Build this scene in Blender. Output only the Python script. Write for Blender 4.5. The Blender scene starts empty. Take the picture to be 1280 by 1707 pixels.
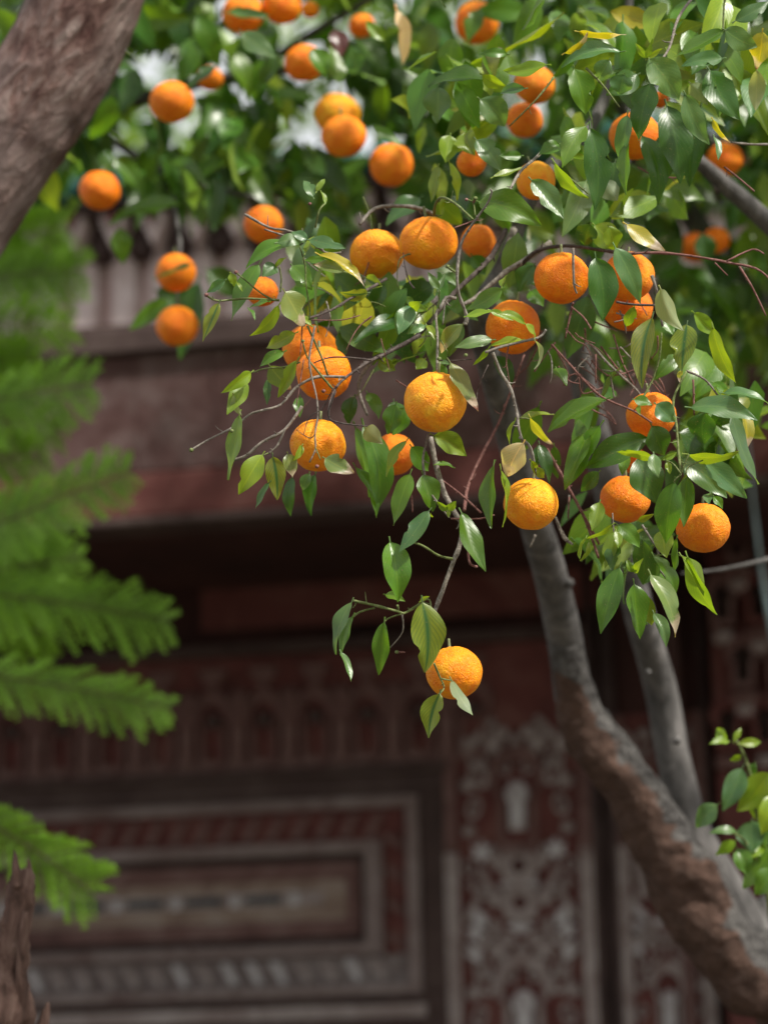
import bpy, math, random
from mathutils import Vector, Matrix, noise
PI = math.pi
R_ = math.radians
rng = random.Random(7)
C = bpy.context.scene.collection
S = bpy.context.scene

# ------------------------------------------------------------------ camera, sky, sun, exposure
PITCH = R_(13.0)
CAM = Vector((0, 0, 1.6))
ROLL = R_(-1.3)
F = 85 / 24 * 1280
cd = bpy.data.cameras.new('camera'); cam = bpy.data.objects.new('camera', cd); C.objects.link(cam)
cam.location = CAM
CM = Matrix.Rotation(PI / 2 + PITCH, 3, 'X') @ Matrix.Rotation(ROLL, 3, 'Z')
cam.rotation_euler = CM.to_euler()
cd.sensor_fit = 'HORIZONTAL'; cd.sensor_width = 24; cd.lens = 85
cd.clip_end = 400
cd.dof.use_dof = True; cd.dof.focus_distance = 3.25; cd.dof.aperture_fstop = 2.7
S.camera = cam

SUN = Vector((0.50, -0.45, 0.74)).normalized()
w = bpy.data.worlds.new('World'); S.world = w; w.use_nodes = True
nt = w.node_tree
sky = nt.nodes.new('ShaderNodeTexSky'); sky.sky_type = 'NISHITA'; sky.sun_disc = False
sky.sun_elevation = math.asin(SUN.z); sky.sun_rotation = math.atan2(SUN.x, SUN.y)
sky.dust_density = 3.0; sky.air_density = 0.8; sky.ozone_density = 0.6
veil = nt.nodes.new('ShaderNodeMix'); veil.data_type = 'RGBA'; veil.inputs[0].default_value = .7
veil.inputs[7].default_value = (6.9, 6.85, 6.6, 1)          # thin white cloud, the same over the whole sky
nt.links.new(sky.outputs[0], veil.inputs[6]); nt.links.new(veil.outputs[2], nt.nodes['Background'].inputs[0])
nt.nodes['Background'].inputs[1].default_value = 0.10
sd = bpy.data.lights.new('sun', 'SUN'); sd.energy = 3.8; sd.angle = R_(3.0); sd.color = (1, .95, .86)
so = bpy.data.objects.new('sun', sd); C.objects.link(so); so.location = (3, -3, 8)
so.rotation_euler = SUN.to_track_quat('Z', 'Y').to_euler()
S.view_settings.view_transform = 'Standard'; S.view_settings.look = 'None'
S.view_settings.exposure = 0.78; S.view_settings.gamma = 1.0
S.view_settings.use_curve_mapping = False
S.render.engine = 'CYCLES'
S.cycles.use_denoising = True
S.cycles.max_bounces = 8; S.cycles.transparent_max_bounces = 4

def ray(px, py):
    return CM @ Vector(((px - 640) / F, (853.5 - py) / F, -1))
def at(px, py, z):                       # a point seen at that pixel, z metres along the lens axis
    return CAM + ray(px, py) * z
FWD = CM @ Vector((0, 0, -1)); UP = Vector((0, 0, 1)); RIGHT = CM @ Vector((1, 0, 0))

# ------------------------------------------------------------------ helpers
def mesh(name, vs, fs, mat, smooth=True, uvs=None, cols=None, extra_mats=()):
    m = bpy.data.meshes.new(name)
    m.from_pydata([tuple(v) for v in vs], [], fs)
    if smooth: m.polygons.foreach_set('use_smooth', [True] * len(m.polygons))
    if mat: m.materials.append(mat)
    for e in extra_mats: m.materials.append(e)
    if uvs is not None:
        l = m.uv_layers.new(name='UVMap')
        idx = [0] * len(m.loops); m.loops.foreach_get('vertex_index', idx)
        flat = []
        for i in idx: flat += uvs[i]
        l.data.foreach_set('uv', flat)
    if cols is not None:
        a = m.color_attributes.new('tint', 'FLOAT_COLOR', 'POINT')
        flat = []
        for c in cols: flat += c
        a.data.foreach_set('color', flat)
    m.update()
    return m
def ob(name, m, parent=None, loc=(0, 0, 0)):
    o = bpy.data.objects.new(name, m); C.objects.link(o); o.location = loc
    if parent: o.parent = parent
    return o
def tag(o, label=None, cat=None, group=None, kind=None):
    if label: o['label'] = label
    if cat: o['category'] = cat
    if group: o['group'] = group
    if kind: o['kind'] = kind
    return o
def empty(name, loc, label, cat, rz=0, group=None):
    o = bpy.data.objects.new(name, None); C.objects.link(o); o.location = loc; o.rotation_euler = (0, 0, rz)
    return tag(o, label, cat, group)

def spline(pts, n):                      # Catmull-Rom, pts: (Vector, radius)
    if len(pts) == 2: n = max(n, 2)
    out = []
    for i in range(len(pts) - 1):
        p0 = pts[max(i - 1, 0)]; p1 = pts[i]; p2 = pts[i + 1]; p3 = pts[min(i + 2, len(pts) - 1)]
        for k in range(n):
            t = k / n
            a = p1[0]; v1 = (p2[0] - p0[0]) / 2; v2 = (p3[0] - p1[0]) / 2; b = p2[0]
            t2, t3 = t * t, t * t * t
            out.append(((2*t3 - 3*t2 + 1) * a + (t3 - 2*t2 + t) * v1 + (-2*t3 + 3*t2) * b + (t3 - t2) * v2, p1[1] + (p2[1] - p1[1]) * t))
    out.append(pts[-1])
    return out
def tube_geo(pts, sides=7, sub=3, rough=0.0, rfreq=20, V=None, Fa=None, knob=0.0):
    V = [] if V is None else V; Fa = [] if Fa is None else Fa
    ps = spline(pts, sub)
    base = len(V)
    t = (ps[1][0] - ps[0][0]).normalized()
    u = t.orthogonal().normalized()
    for i, (p, r) in enumerate(ps):
        a = ps[max(i - 1, 0)][0]; b = ps[min(i + 1, len(ps) - 1)][0]
        t = (b - a).normalized() if (b - a).length > 1e-9 else t
        u = (u - t * u.dot(t)).normalized(); v = t.cross(u)
        for k in range(sides):
            an = 2 * PI * k / sides
            d = u * math.cos(an) + v * math.sin(an)
            rr = r
            if rough:
                q = p + d * r
                rr = r * (1 + rough * noise.noise(q * rfreq) + rough * .6 * noise.noise(q * rfreq * 2.7) + knob * max(0, noise.noise(q * rfreq * .45)))
            V.append(p + d * rr)
    n = len(ps)
    for i in range(n - 1):
        for k in range(sides):
            k2 = (k + 1) % sides
            Fa.append((base + i*sides + k, base + i*sides + k2, base + (i+1)*sides + k2, base + (i+1)*sides + k))
    V.append(ps[0][0]); V.append(ps[-1][0])
    for k in range(sides):
        k2 = (k + 1) % sides
        Fa.append((len(V) - 2, base + k2, base + k)); Fa.append((len(V) - 1, base + (n-1)*sides + k, base + (n-1)*sides + k2))
    return V, Fa
def tube(name, pts, mat, parent=None, **k):
    V, Fa = tube_geo(pts, **k)
    return ob(name, mesh(name, V, Fa, mat), parent)
def boxes(name, bs, mat, parent=None, bevel=0.0):
    V, Fa = [], []
    for (x0, x1, y0, y1, z0, z1) in bs:
        b = len(V)
        V += [(x0,y0,z0),(x1,y0,z0),(x1,y1,z0),(x0,y1,z0),(x0,y0,z1),(x1,y0,z1),(x1,y1,z1),(x0,y1,z1)]
        Fa += [tuple(b + i for i in f) for f in ((0,3,2,1),(4,5,6,7),(0,1,5,4),(1,2,6,5),(2,3,7,6),(3,0,4,7))]
    o = ob(name, mesh(name, V, Fa, mat, smooth=False), parent)
    if bevel:
        md = o.modifiers.new('b', 'BEVEL'); md.width = bevel; md.segments = 2; md.limit_method = 'ANGLE'
    return o

# ------------------------------------------------------------------ materials
def newmat(name):
    m = bpy.data.materials.new(name); m.use_nodes = True
    return m, m.node_tree, m.node_tree.nodes, m.node_tree.links, m.node_tree.nodes['Principled BSDF']
def nz(N, L, scale, detail=4, rough=.55, coord='Object', vec=None, dist=0.0):
    t = N.new('ShaderNodeTexNoise'); t.inputs['Scale'].default_value = scale; t.inputs['Detail'].default_value = detail
    t.inputs['Roughness'].default_value = rough; t.inputs['Distortion'].default_value = dist
    if vec is None:
        c = N.new('ShaderNodeTexCoord'); vec = c.outputs[coord]
    L.new(vec, t.inputs['Vector'])
    return t.outputs['Fac']
def ramp(N, L, fac, stops):
    r = N.new('ShaderNodeValToRGB')
    e = r.color_ramp.elements
    while len(e) < len(stops): e.new(.5)
    for x, (p, c) in zip(e, stops):
        x.position = p; x.color = tuple(c) + ((1,) if len(c) == 3 else ())
    L.new(fac, r.inputs[0])
    return r.outputs[0]
def mth(N, L, op, a, b=None, clamp=False):
    n = N.new('ShaderNodeMath'); n.operation = op; n.use_clamp = clamp
    for i, x in enumerate((a, b)):
        if x is None: continue
        if isinstance(x, (int, float)): n.inputs[i].default_value = x
        else: L.new(x, n.inputs[i])
    return n.outputs[0]
def mixc(N, L, fac, a, b, mode='MIX'):
    n = N.new('ShaderNodeMix'); n.data_type = 'RGBA'; n.blend_type = mode
    for s, x in ((n.inputs[0], fac), (n.inputs[6], a), (n.inputs[7], b)):
        if isinstance(x, (int, float)): s.default_value = x
        elif isinstance(x, tuple): s.default_value = x + ((1,) if len(x) == 3 else ())
        else: L.new(x, s)
    return n.outputs[2]
def bump(N, L, h, strength, dist, normal=None):
    b = N.new('ShaderNodeBump'); b.inputs['Strength'].default_value = strength; b.inputs['Distance'].default_value = dist
    L.new(h, b.inputs['Height'])
    if normal: L.new(normal, b.inputs['Normal'])
    return b.outputs['Normal']

def wood(name, c1, c2, c3, scale=6, rough=.8, stretch=(1, 1, 1), lim=(.3, .5, .7), bd=.004):
    m, t, N, L, P = newmat(name)
    c = N.new('ShaderNodeTexCoord'); mp = N.new('ShaderNodeMapping'); mp.inputs['Scale'].default_value = stretch
    L.new(c.outputs['Object'], mp.inputs[0])
    f = nz(N, L, scale, 6, .62, vec=mp.outputs[0], dist=.6)
    f2 = nz(N, L, scale * 7, 4, .6, vec=mp.outputs[0])
    mixf = mth(N, L, 'ADD', mth(N, L, 'MULTIPLY', f, .75), mth(N, L, 'MULTIPLY', f2, .25))
    L.new(ramp(N, L, mixf, [(lim[0], c1), (lim[1], c2), (lim[2], c3)]), P.inputs['Base Color'])
    P.inputs['Roughness'].default_value = rough
    P.inputs['Specular IOR Level'].default_value = .3
    L.new(bump(N, L, f2, .6, bd), P.inputs['Normal'])
    return m
M = {}
M['red'] = wood('aged_red_paint', (.052, .017, .015), (.112, .034, .030), (.16, .075, .063), 6)
M['gloom'] = wood('shade_darkened_wood', (.016, .007, .006), (.036, .012, .010), (.06, .022, .018), 4)  # deep shade under the eave put into the wood's colour
M['darkwood'] = wood('dark_brown_wood', (.030, .018, .016), (.055, .034, .031), (.09, .065, .058), 6, stretch=(1, 1, 1))
M['greywood'] = wood('worn_grey_paint', (.12, .068, .062), (.235, .195, .188), (.36, .325, .32), 11)
M['strip'] = wood('faded_mauve_strip', (.10, .06, .055), (.175, .135, .13), (.25, .21, .205), 9)
M['dusty'] = wood('dusty_carved_ground', (.08, .055, .052), (.16, .13, .128), (.24, .21, .205), 9)
M['pale'] = wood('worn_pale_paint', (.20, .16, .16), (.38, .36, .37), (.52, .51, .53), 12)
M['brown'] = wood('red_brown_wood', (.065, .032, .029), (.125, .066, .06), (.19, .13, .118), 9)
M['pink'] = wood('pinkish_board', (.12, .075, .06), (.22, .16, .13), (.30, .26, .23), 9)
M['slate'] = wood('slate_blue_paint', (.03, .033, .037), (.05, .055, .062), (.11, .11, .115), 12)
M['eave'] = wood('mottled_eave_paint', (.048, .017, .015), (.096, .050, .047), (.17, .125, .12), 5.0, lim=(.34, .5, .66))
M['plaster'] = wood('pink_plaster', (.30, .19, .17), (.44, .32, .30), (.58, .48, .46), 6)
M['white'] = wood('white_plaster', (.34, .25, .235), (.49, .40, .385), (.62, .55, .54), 10)
M['tile'] = wood('green_glaze', (.01, .05, .04), (.02, .09, .07), (.05, .13, .11), 9, rough=.25)
M['soil'] = wood('courtyard_soil', (.06, .05, .035), (.10, .085, .06), (.15, .13, .10), 2.5)

def bark(name, c1, c2, c3, scale, stretch, bdist, moss=None, patch=None, lean=0):
    m, t, N, L, P = newmat(name)
    c = N.new('ShaderNodeTexCoord'); mp = N.new('ShaderNodeMapping'); mp.inputs['Scale'].default_value = stretch
    mr = N.new('ShaderNodeMapping'); mr.inputs['Rotation'].default_value = (0, lean, 0)
    L.new(c.outputs['Object'], mr.inputs[0]); L.new(mr.outputs[0], mp.inputs[0])
    f = nz(N, L, scale, 8, .68, vec=mp.outputs[0], dist=.8)
    g = nz(N, L, 7, 5, .6)
    col = ramp(N, L, f, [(.33, c1), (.5, c2), (.68, c3)])
    if patch: col = mixc(N, L, mth(N, L, 'MULTIPLY', ramp(N, L, g, [(.42, (0, 0, 0)), (.6, (1, 1, 1))]), .6), col, patch)
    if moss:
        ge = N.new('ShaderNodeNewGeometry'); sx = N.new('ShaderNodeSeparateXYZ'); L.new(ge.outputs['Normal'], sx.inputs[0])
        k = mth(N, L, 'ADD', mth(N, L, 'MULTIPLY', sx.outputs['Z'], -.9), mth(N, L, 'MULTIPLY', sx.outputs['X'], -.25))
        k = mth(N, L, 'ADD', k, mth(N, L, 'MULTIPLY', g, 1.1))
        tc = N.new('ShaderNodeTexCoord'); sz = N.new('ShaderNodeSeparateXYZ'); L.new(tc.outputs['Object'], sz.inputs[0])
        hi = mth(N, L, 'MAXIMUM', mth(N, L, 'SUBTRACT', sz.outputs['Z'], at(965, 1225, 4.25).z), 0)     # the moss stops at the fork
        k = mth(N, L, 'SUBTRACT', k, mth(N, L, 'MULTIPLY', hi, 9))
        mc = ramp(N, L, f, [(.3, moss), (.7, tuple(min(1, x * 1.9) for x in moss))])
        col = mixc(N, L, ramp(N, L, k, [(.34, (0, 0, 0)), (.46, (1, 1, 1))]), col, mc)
    L.new(col, P.inputs['Base Color'])
    P.inputs['Roughness'].default_value = .9; P.inputs['Specular IOR Level'].default_value = .2
    v = N.new('ShaderNodeTexVoronoi'); v.inputs['Scale'].default_value = scale * 1.6; L.new(mp.outputs[0], v.inputs['Vector'])
    h = mth(N, L, 'ADD', f, mth(N, L, 'MULTIPLY', v.outputs['Distance'], .5))
    L.new(bump(N, L, h, 1.0, bdist), P.inputs['Normal'])
    return m
M['bark_grey'] = bark('grey_orange_bark', (.05, .048, .046), (.10, .095, .092), (.17, .16, .155), 26, (1, 1, .45), .006)
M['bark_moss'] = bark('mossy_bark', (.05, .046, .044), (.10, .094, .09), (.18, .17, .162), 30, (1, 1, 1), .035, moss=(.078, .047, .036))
M['bark_red'] = bark('reddish_bark', (.065, .028, .024), (.18, .108, .092), (.34, .27, .245), 40, (1.0, 1.0, .34), .03, patch=(.26, .21, .195), lean=R_(-32))
M['bark_stub'] = bark('rotten_bark', (.055, .035, .03), (.15, .09, .072), (.28, .19, .155), 38, (1, 1, .25), .02)
M['twig_dark'] = bark('dark_twig', (.03, .024, .022), (.065, .05, .045), (.13, .11, .1), 120, (1, 1, 1), .001)
M['twig_grey'] = bark('grey_twig', (.09, .075, .06), (.17, .15, .125), (.3, .27, .24), 140, (1, 1, 1), .001)
M['twig_green'] = bark('green_twig', (.06, .075, .025), (.12, .15, .05), (.2, .22, .11), 140, (1, 1, 1), .001)
M['twig_red'] = bark('dead_red_twig', (.09, .04, .035), (.16, .075, .065), (.26, .15, .13), 140, (1, 1, 1), .001)
M['cord'] = newmat('pale_blue_cord')[0]; M['cord'].node_tree.nodes['Principled BSDF'].inputs['Base Color'].default_value = (.26, .35, .38, 1)

def leafmat(name, source, mode='plain'):
    m, t, N, L, P = newmat(name)
    if source == 'object':
        oi = N.new('ShaderNodeObjectInfo'); base = oi.outputs['Color']; rnd = oi.outputs['Random']
    else:
        a = N.new('ShaderNodeAttribute'); a.attribute_name = 'tint'; base = a.outputs['Color']; rnd = a.outputs['Alpha']
    uv = N.new('ShaderNodeUVMap'); sx = N.new('ShaderNodeSeparateXYZ'); L.new(uv.outputs[0], sx.inputs[0])
    U = mth(N, L, 'ABSOLUTE', mth(N, L, 'SUBTRACT', sx.outputs['X'], .5)); Vv = sx.outputs['Y']
    mid = mth(N, L, 'SUBTRACT', 1, mth(N, L, 'MULTIPLY', U, 22), clamp=True)
    ph = mth(N, L, 'SUBTRACT', mth(N, L, 'MULTIPLY', Vv, 62), mth(N, L, 'MULTIPLY', U, 52))
    sn = mth(N, L, 'SINE', ph)
    vein = mth(N, L, 'POWER', mth(N, L, 'MULTIPLY', mth(N, L, 'ADD', sn, 1), .5), 7)
    c = N.new('ShaderNodeTexCoord'); off = N.new('ShaderNodeVectorMath'); off.operation = 'ADD'
    L.new(c.outputs['Object'], off.inputs[0])
    cx = N.new('ShaderNodeCombineXYZ')
    for i in range(3): L.new(mth(N, L, 'MULTIPLY', rnd, 37.0 + 11 * i), cx.inputs[i])
    L.new(cx.outputs[0], off.inputs[1])
    n1 = nz(N, L, 45, 4, .6, vec=off.outputs[0]); n2 = nz(N, L, 320, 3, .6, vec=off.outputs[0])
    col = mixc(N, L, ramp(N, L, n1, [(.35, (0, 0, 0)), (.7, (.5, .5, .5))]), base, mixc(N, L, 1.0, base, (1.7, 1.35, .9), 'MULTIPLY'))
    if mode == 'mottled':
        near = mth(N, L, 'SUBTRACT', 1, mth(N, L, 'MULTIPLY', U, 7.5), clamp=True)
        k = mth(N, L, 'MAXIMUM', near, mth(N, L, 'MULTIPLY', vein, .55), clamp=True)
        k = mth(N, L, 'MULTIPLY', k, mth(N, L, 'ADD', .62, n1), clamp=True)
        col = mixc(N, L, k, col, (.03, .105, .028))
    else:
        k = mth(N, L, 'MAXIMUM', mth(N, L, 'MULTIPLY', mid, .55), mth(N, L, 'MULTIPLY', vein, .16))
        col = mixc(N, L, k, col, mixc(N, L, 1.0, base, (2.2, 1.7, 1.5), 'MULTIPLY'))
    # pinprick spots
    sp = nz(N, L, 520, 1, .5, vec=off.outputs[0])
    col = mixc(N, L, ramp(N, L, sp, [(.7, (0, 0, 0)), (.76, (.6, .6, .6))]), col, (.25, .2, .1))
    if mode == 'dry':
        e = mth(N, L, 'MAXIMUM', mth(N, L, 'MULTIPLY', U, 1.32), mth(N, L, 'MULTIPLY', Vv, .98))
        e = mth(N, L, 'ADD', e, mth(N, L, 'MULTIPLY', mth(N, L, 'SUBTRACT', n1, .5), .75))
        col = mixc(N, L, ramp(N, L, e, [(.66, (0, 0, 0)), (.76, (1, 1, 1))]), col, mixc(N, L, n2, (.36, .28, .20), (.50, .44, .36)))
        col = mixc(N, L, ramp(N, L, e, [(.92, (0, 0, 0)), (1.0, (1, 1, 1))]), col, (.16, .06, .035))
    # the back of the blade is paler and duller
    ge = N.new('ShaderNodeNewGeometry')
    col = mixc(N, L, mth(N, L, 'MULTIPLY', ge.outputs['Backfacing'], .45), col, mixc(N, L, .5, base, (.22, .27, .15)))
    L.new(col, P.inputs['Base Color'])
    rr = mth(N, L, 'ADD', .22, mth(N, L, 'MULTIPLY', n1, .25))
    rr = mth(N, L, 'ADD', rr, mth(N, L, 'MULTIPLY', ge.outputs['Backfacing'], .25))
    L.new(rr, P.inputs['Roughness'])
    P.inputs['Specular IOR Level'].default_value = .62
    h = mth(N, L, 'ADD', mth(N, L, 'MULTIPLY', vein, -.4), mth(N, L, 'MULTIPLY', n2, .5))
    L.new(bump(N, L, h, .3, .0005), P.inputs['Normal'])
    tr = N.new('ShaderNodeBsdfTranslucent')
    L.new(mixc(N, L, 1.0, col, (2.1, 1.9, .75), 'MULTIPLY'), tr.inputs['Color'])
    mx = N.new('ShaderNodeMixShader'); mx.inputs[0].default_value = .42
    L.new(P.outputs[0], mx.inputs[1]); L.new(tr.outputs[0], mx.inputs[2])
    L.new(mx.outputs[0], N['Material Output'].inputs[0])
    return m
LM = {'plain': leafmat('leaf_green', 'object'), 'mottled': leafmat('leaf_mottled', 'object', 'mottled'),
      'dry': leafmat('leaf_dry_edge', 'object', 'dry'), 'mass': leafmat('leaf_mass', 'attr')}

def frondmat():
    m, t, N, L, P = newmat('frond_green')
    a = N.new('ShaderNodeAttribute'); a.attribute_name = 'tint'
    L.new(a.outputs['Color'], P.inputs['Base Color']); P.inputs['Roughness'].default_value = .55
    tr = N.new('ShaderNodeBsdfTranslucent'); L.new(mixc(N, L, 1.0, a.outputs['Color'], (1.6, 1.7, .7), 'MULTIPLY'), tr.inputs['Color'])
    mx = N.new('ShaderNodeMixShader'); mx.inputs[0].default_value = .4
    L.new(P.outputs[0], mx.inputs[1]); L.new(tr.outputs[0], mx.inputs[2]); L.new(mx.outputs[0], N['Material Output'].inputs[0])
    return m
M['frond'] = frondmat()

def peel():
    m, t, N, L, P = newmat('orange_peel')
    oi = N.new('ShaderNodeObjectInfo')
    c = N.new('ShaderNodeTexCoord'); off = N.new('ShaderNodeVectorMath'); off.operation = 'ADD'
    cx = N.new('ShaderNodeCombineXYZ')
    for i in range(3): L.new(mth(N, L, 'MULTIPLY', oi.outputs['Random'], 31 + 7 * i), cx.inputs[i])
    L.new(c.outputs['Object'], off.inputs[0]); L.new(cx.outputs[0], off.inputs[1]); v = off.outputs[0]
    n1 = nz(N, L, 1.6, 4, .6, vec=v); n2 = nz(N, L, 7, 4, .6, vec=v, dist=1.2)
    col = ramp(N, L, n1, [(.3, (.82, .170, .002)), (.52, (.88, .25, .003)), (.72, (.90, .35, .007))])
    col = mixc(N, L, 1.0, col, oi.outputs['Color'], 'MULTIPLY')
    col = mixc(N, L, ramp(N, L, n2, [(.55, (0, 0, 0)), (.78, (.35, .35, .35))]), col, (.62, .16, .01))
    vo = N.new('ShaderNodeTexVoronoi'); vo.inputs['Scale'].default_value = 5.5; L.new(v, vo.inputs['Vector'])
    spot = mth(N, L, 'LESS_THAN', vo.outputs['Distance'], mth(N, L, 'MULTIPLY', mth(N, L, 'SUBTRACT', n2, .44), .38))
    col = mixc(N, L, mth(N, L, 'MULTIPLY', spot, .75), col, (.16, .05, .015))
    L.new(col, P.inputs['Base Color'])
    P.inputs['Roughness'].default_value = .46; P.inputs['Specular IOR Level'].default_value = .30
    P.inputs['Subsurface Weight'].default_value = .12; P.inputs['Subsurface Radius'].default_value = (1, .35, .05); P.inputs['Subsurface Scale'].default_value = .006
    p = N.new('ShaderNodeTexVoronoi'); p.inputs['Scale'].default_value = 17; p.feature = 'SMOOTH_F1'; L.new(v, p.inputs['Vector'])
    wv = nz(N, L, 6.5, 4, .62, vec=v, dist=1.6)
    h = mth(N, L, 'ADD', mth(N, L, 'MULTIPLY', p.outputs['Distance'], .10), mth(N, L, 'MULTIPLY', wv, 1.2))
    L.new(bump(N, L, h, .7, .0036), P.inputs['Normal'])
    return m
M['peel'] = peel()
M['calyx'] = newmat('calyx_green')[0]; M['calyx'].node_tree.nodes['Principled BSDF'].inputs['Base Color'].default_value = (.12, .14, .05, 1)

# ------------------------------------------------------------------ ground
g = ob('ground', mesh('ground', [(-60,-40,0),(60,-40,0),(60,90,0),(-60,90,0)], [(0,1,2,3)], M['soil'], False)); tag(g, kind='structure')

# ------------------------------------------------------------------ carved palace front
YAW = R_(-11)
ORG = Vector((0, 7.1, 0))
facade = empty('palace_facade', ORG, 'carved and painted wooden palace front standing in shade behind the orange trees', 'building', YAW)
AX = Vector((math.cos(YAW), math.sin(YAW), 0)); NV = Vector((math.sin(YAW), -math.cos(YAW), 0))   # NV points to the viewer
def W(px, py, out=0.0):
    r = ray(px, py); p0 = ORG + NV * out
    k = (p0 - CAM).dot(NV) / r.dot(NV)
    p = CAM + r * k - ORG
    return p.dot(AX), p.z
def prism(name, poly, d, mat, bev=.25):   # outline in (u, v); front face d towards the viewer, chamfered
    n = len(poly)
    cx = sum(p[0] for p in poly) / n; cy = sum(p[1] for p in poly) / n
    V = [(x, .001, y) for x, y in poly] + [(x, -d * .6, y) for x, y in poly] + [(cx + (x - cx) * .86, -d, cy + (y - cy) * .86) for x, y in poly]
    Fa = []
    for i in range(n):
        j = (i + 1) % n
        Fa += [(i, j, n + j, n + i), (n + i, n + j, 2*n + j, 2*n + i)]
    Fa.append(tuple(range(2 * n, 3 * n)))
    return mesh(name, V, Fa, mat, smooth=False)
def ringmesh(name, outer, inner, d, mat):
    n = len(outer)
    V = [(x, .001, y) for x, y in outer] + [(x, -d, y) for x, y in outer] + [(x, -d, y) for x, y in inner] + [(x, .001, y) for x, y in inner]
    Fa = []
    for i in range(n):
        j = (i + 1) % n
        for a in range(3): Fa.append((a*n + i, a*n + j, (a+1)*n + j, (a+1)*n + i))
    return mesh(name, V, Fa, mat, smooth=False)
def ngon(n, r, a0=0, sx=1, sy=1): return [(sx * r * math.cos(a0 + 2*PI*k/n), sy * r * math.sin(a0 + 2*PI*k/n)) for k in range(n)]
def starpoly(n, r, r2, a0=PI/2): return [((r if k % 2 == 0 else r2) * math.cos(a0 + PI*k/n), (r if k % 2 == 0 else r2) * math.sin(a0 + PI*k/n)) for k in range(2*n)]
def keyhole(wd, h):
    pts = [(-wd*.34, -h/2), (wd*.34, -h/2), (wd*.34, h*.08)]
    for k in range(0, 9):
        a = -.35 + k * (PI + .7) / 8
        pts.append((wd*.5*math.cos(a), h*.24 + wd*.5*math.sin(a) * 1.15))
    pts.append((-wd*.34, h*.08))
    return pts
UL, UR = W(-1300, 1500)[0], W(2700, 1500)[0]
def lev(py, out=0, px=500): return W(px, py, out)[1]

# back wall board behind everything; floor to the dark gap under the eave
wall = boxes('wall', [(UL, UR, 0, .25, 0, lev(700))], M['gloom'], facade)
# --- door leaf with nested mouldings
def rect(xr, yt, yb, out=0, px=None):
    u = W(xr, (yt + yb) / 2, out)[0]; vt = W(xr, yt, out)[1]; vb = W(xr, yb, out)[1]
    return (2 * UC - u, u, vb, vt)
UC = W(40, 1500)[0]
def frame(name, a, b, y0, y1, mat):      # rails and stiles between outer rect a and inner rect b
    V, Fa = [], []
    bs = [(a[0], a[1], y1, y0, b[3], a[3]), (a[0], a[1], y1, y0, a[2], b[2]), (a[0], b[0], y1, y0, b[2], b[3]), (b[1], a[1], y1, y0, b[2], b[3])]
    return boxes(name, bs, mat, facade, bevel=.004)
r0 = rect(748, 1279, 1740); r1 = rect(704, 1327, 1657); r2 = rect(683, 1346, 1641); r3 = rect(641, 1402, 1591)
r4 = rect(613, 1424, 1573); r5 = rect(604, 1436, 1560); r6 = rect(580, 1466, 1534)
frame('door_frame', r0, r1, .02, -.03, M['darkwood'])
frame('moulding', r1, r2, .01, -.045, M['strip'])
frame('carved_band', r2, r3, .01, -.018, M['red'])
frame('moulding', r3, r4, .01, -.045, M['strip'])
frame('recess_frame', r4, r5, .01, -.004, M['darkwood'])
frame('inner_frame', r5, r6, .01, -.02, M['brown'])
pan = boxes('door_panel', [(r6[0], r6[1], -.012, .01, r6[2], r6[3])], M['pink'], facade)
ins = boxes('inlay', [(r6[0] + .02, r6[1] - .06, -.0155, -.011, r6[2] + (r6[3]-r6[2])*.38, r6[2] + (r6[3]-r6[2])*.72)], M['greywood'], pan)
px_ = prism('inlay_dash', [(-.05, -.009), (.045, -.011), (.055, 0), (.045, .01), (-.045, .009)], .006, M['slate'])
px2 = prism('inlay_dash', [(-.012, -.018), (.012, -.018), (.014, .018), (-.012, .018)], .006, M['pale'])
u = r6[0] + .1; k = 0
while u < r6[1] - .12:
    ob('inlay_dash', px_ if k % 2 == 0 else px2, pan, (u, -.015, r6[2] + (r6[3]-r6[2])*.55)); u += .085 if k % 2 == 0 else .075; k += 1
bott = boxes('bottom_rail', [(r0[0], r1[1] + .01, -.05, -.031, lev(1697, 0, 700), lev(1675, 0, 700))], M['greywood'], facade)
# diagonal carved leaves along the band
boxes('carved_band', [(r2[0] + .002, r2[1] - .002, -.0195, -.0185, r2[2] + .001, r3[2] - .001)], M['dusty'], facade)
bandobj = [o for o in bpy.data.objects if o.name.startswith('carved_band')][0]
hb = (r2[3] - r3[3])
slat = prism('carved_leaf', [(-.026, -hb*.40), (-.008, -hb*.46), (.022, hb*.30), (.014, hb*.46), (-.006, hb*.30)], .014, M['greywood'])
slatp = prism('carved_leaf', [(-.026, -hb*.40), (-.008, -hb*.46), (.022, hb*.30), (.014, hb*.46), (-.006, hb*.30)], .014, M['pale'])
slatd = prism('carved_leaf', [(-.03, -hb*.36), (-.008, -hb*.42), (.026, hb*.28), (.016, hb*.42), (-.006, hb*.28)], .012, M['brown'])
u = UC - .95
while u < r3[1]:
    o = ob('carved_leaf', slatd, bandobj, (u, -.018, (r2[3] + r3[3]) / 2))
    o = ob('carved_leaf', slatp if rng.random() < .3 else slat, bandobj, (u, -.018, (r2[2] + r3[2]) / 2)); o.scale = (-1, 1, .85)
    u += .066
v = r3[2] + .03
while v < r3[3]:
    o = ob('carved_leaf', slatd, bandobj, ((r2[1] + r3[1]) / 2, -.018, v)); o.rotation_euler = (0, PI/2, 0); o.scale = (.9, 1, .8); v += .085

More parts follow.
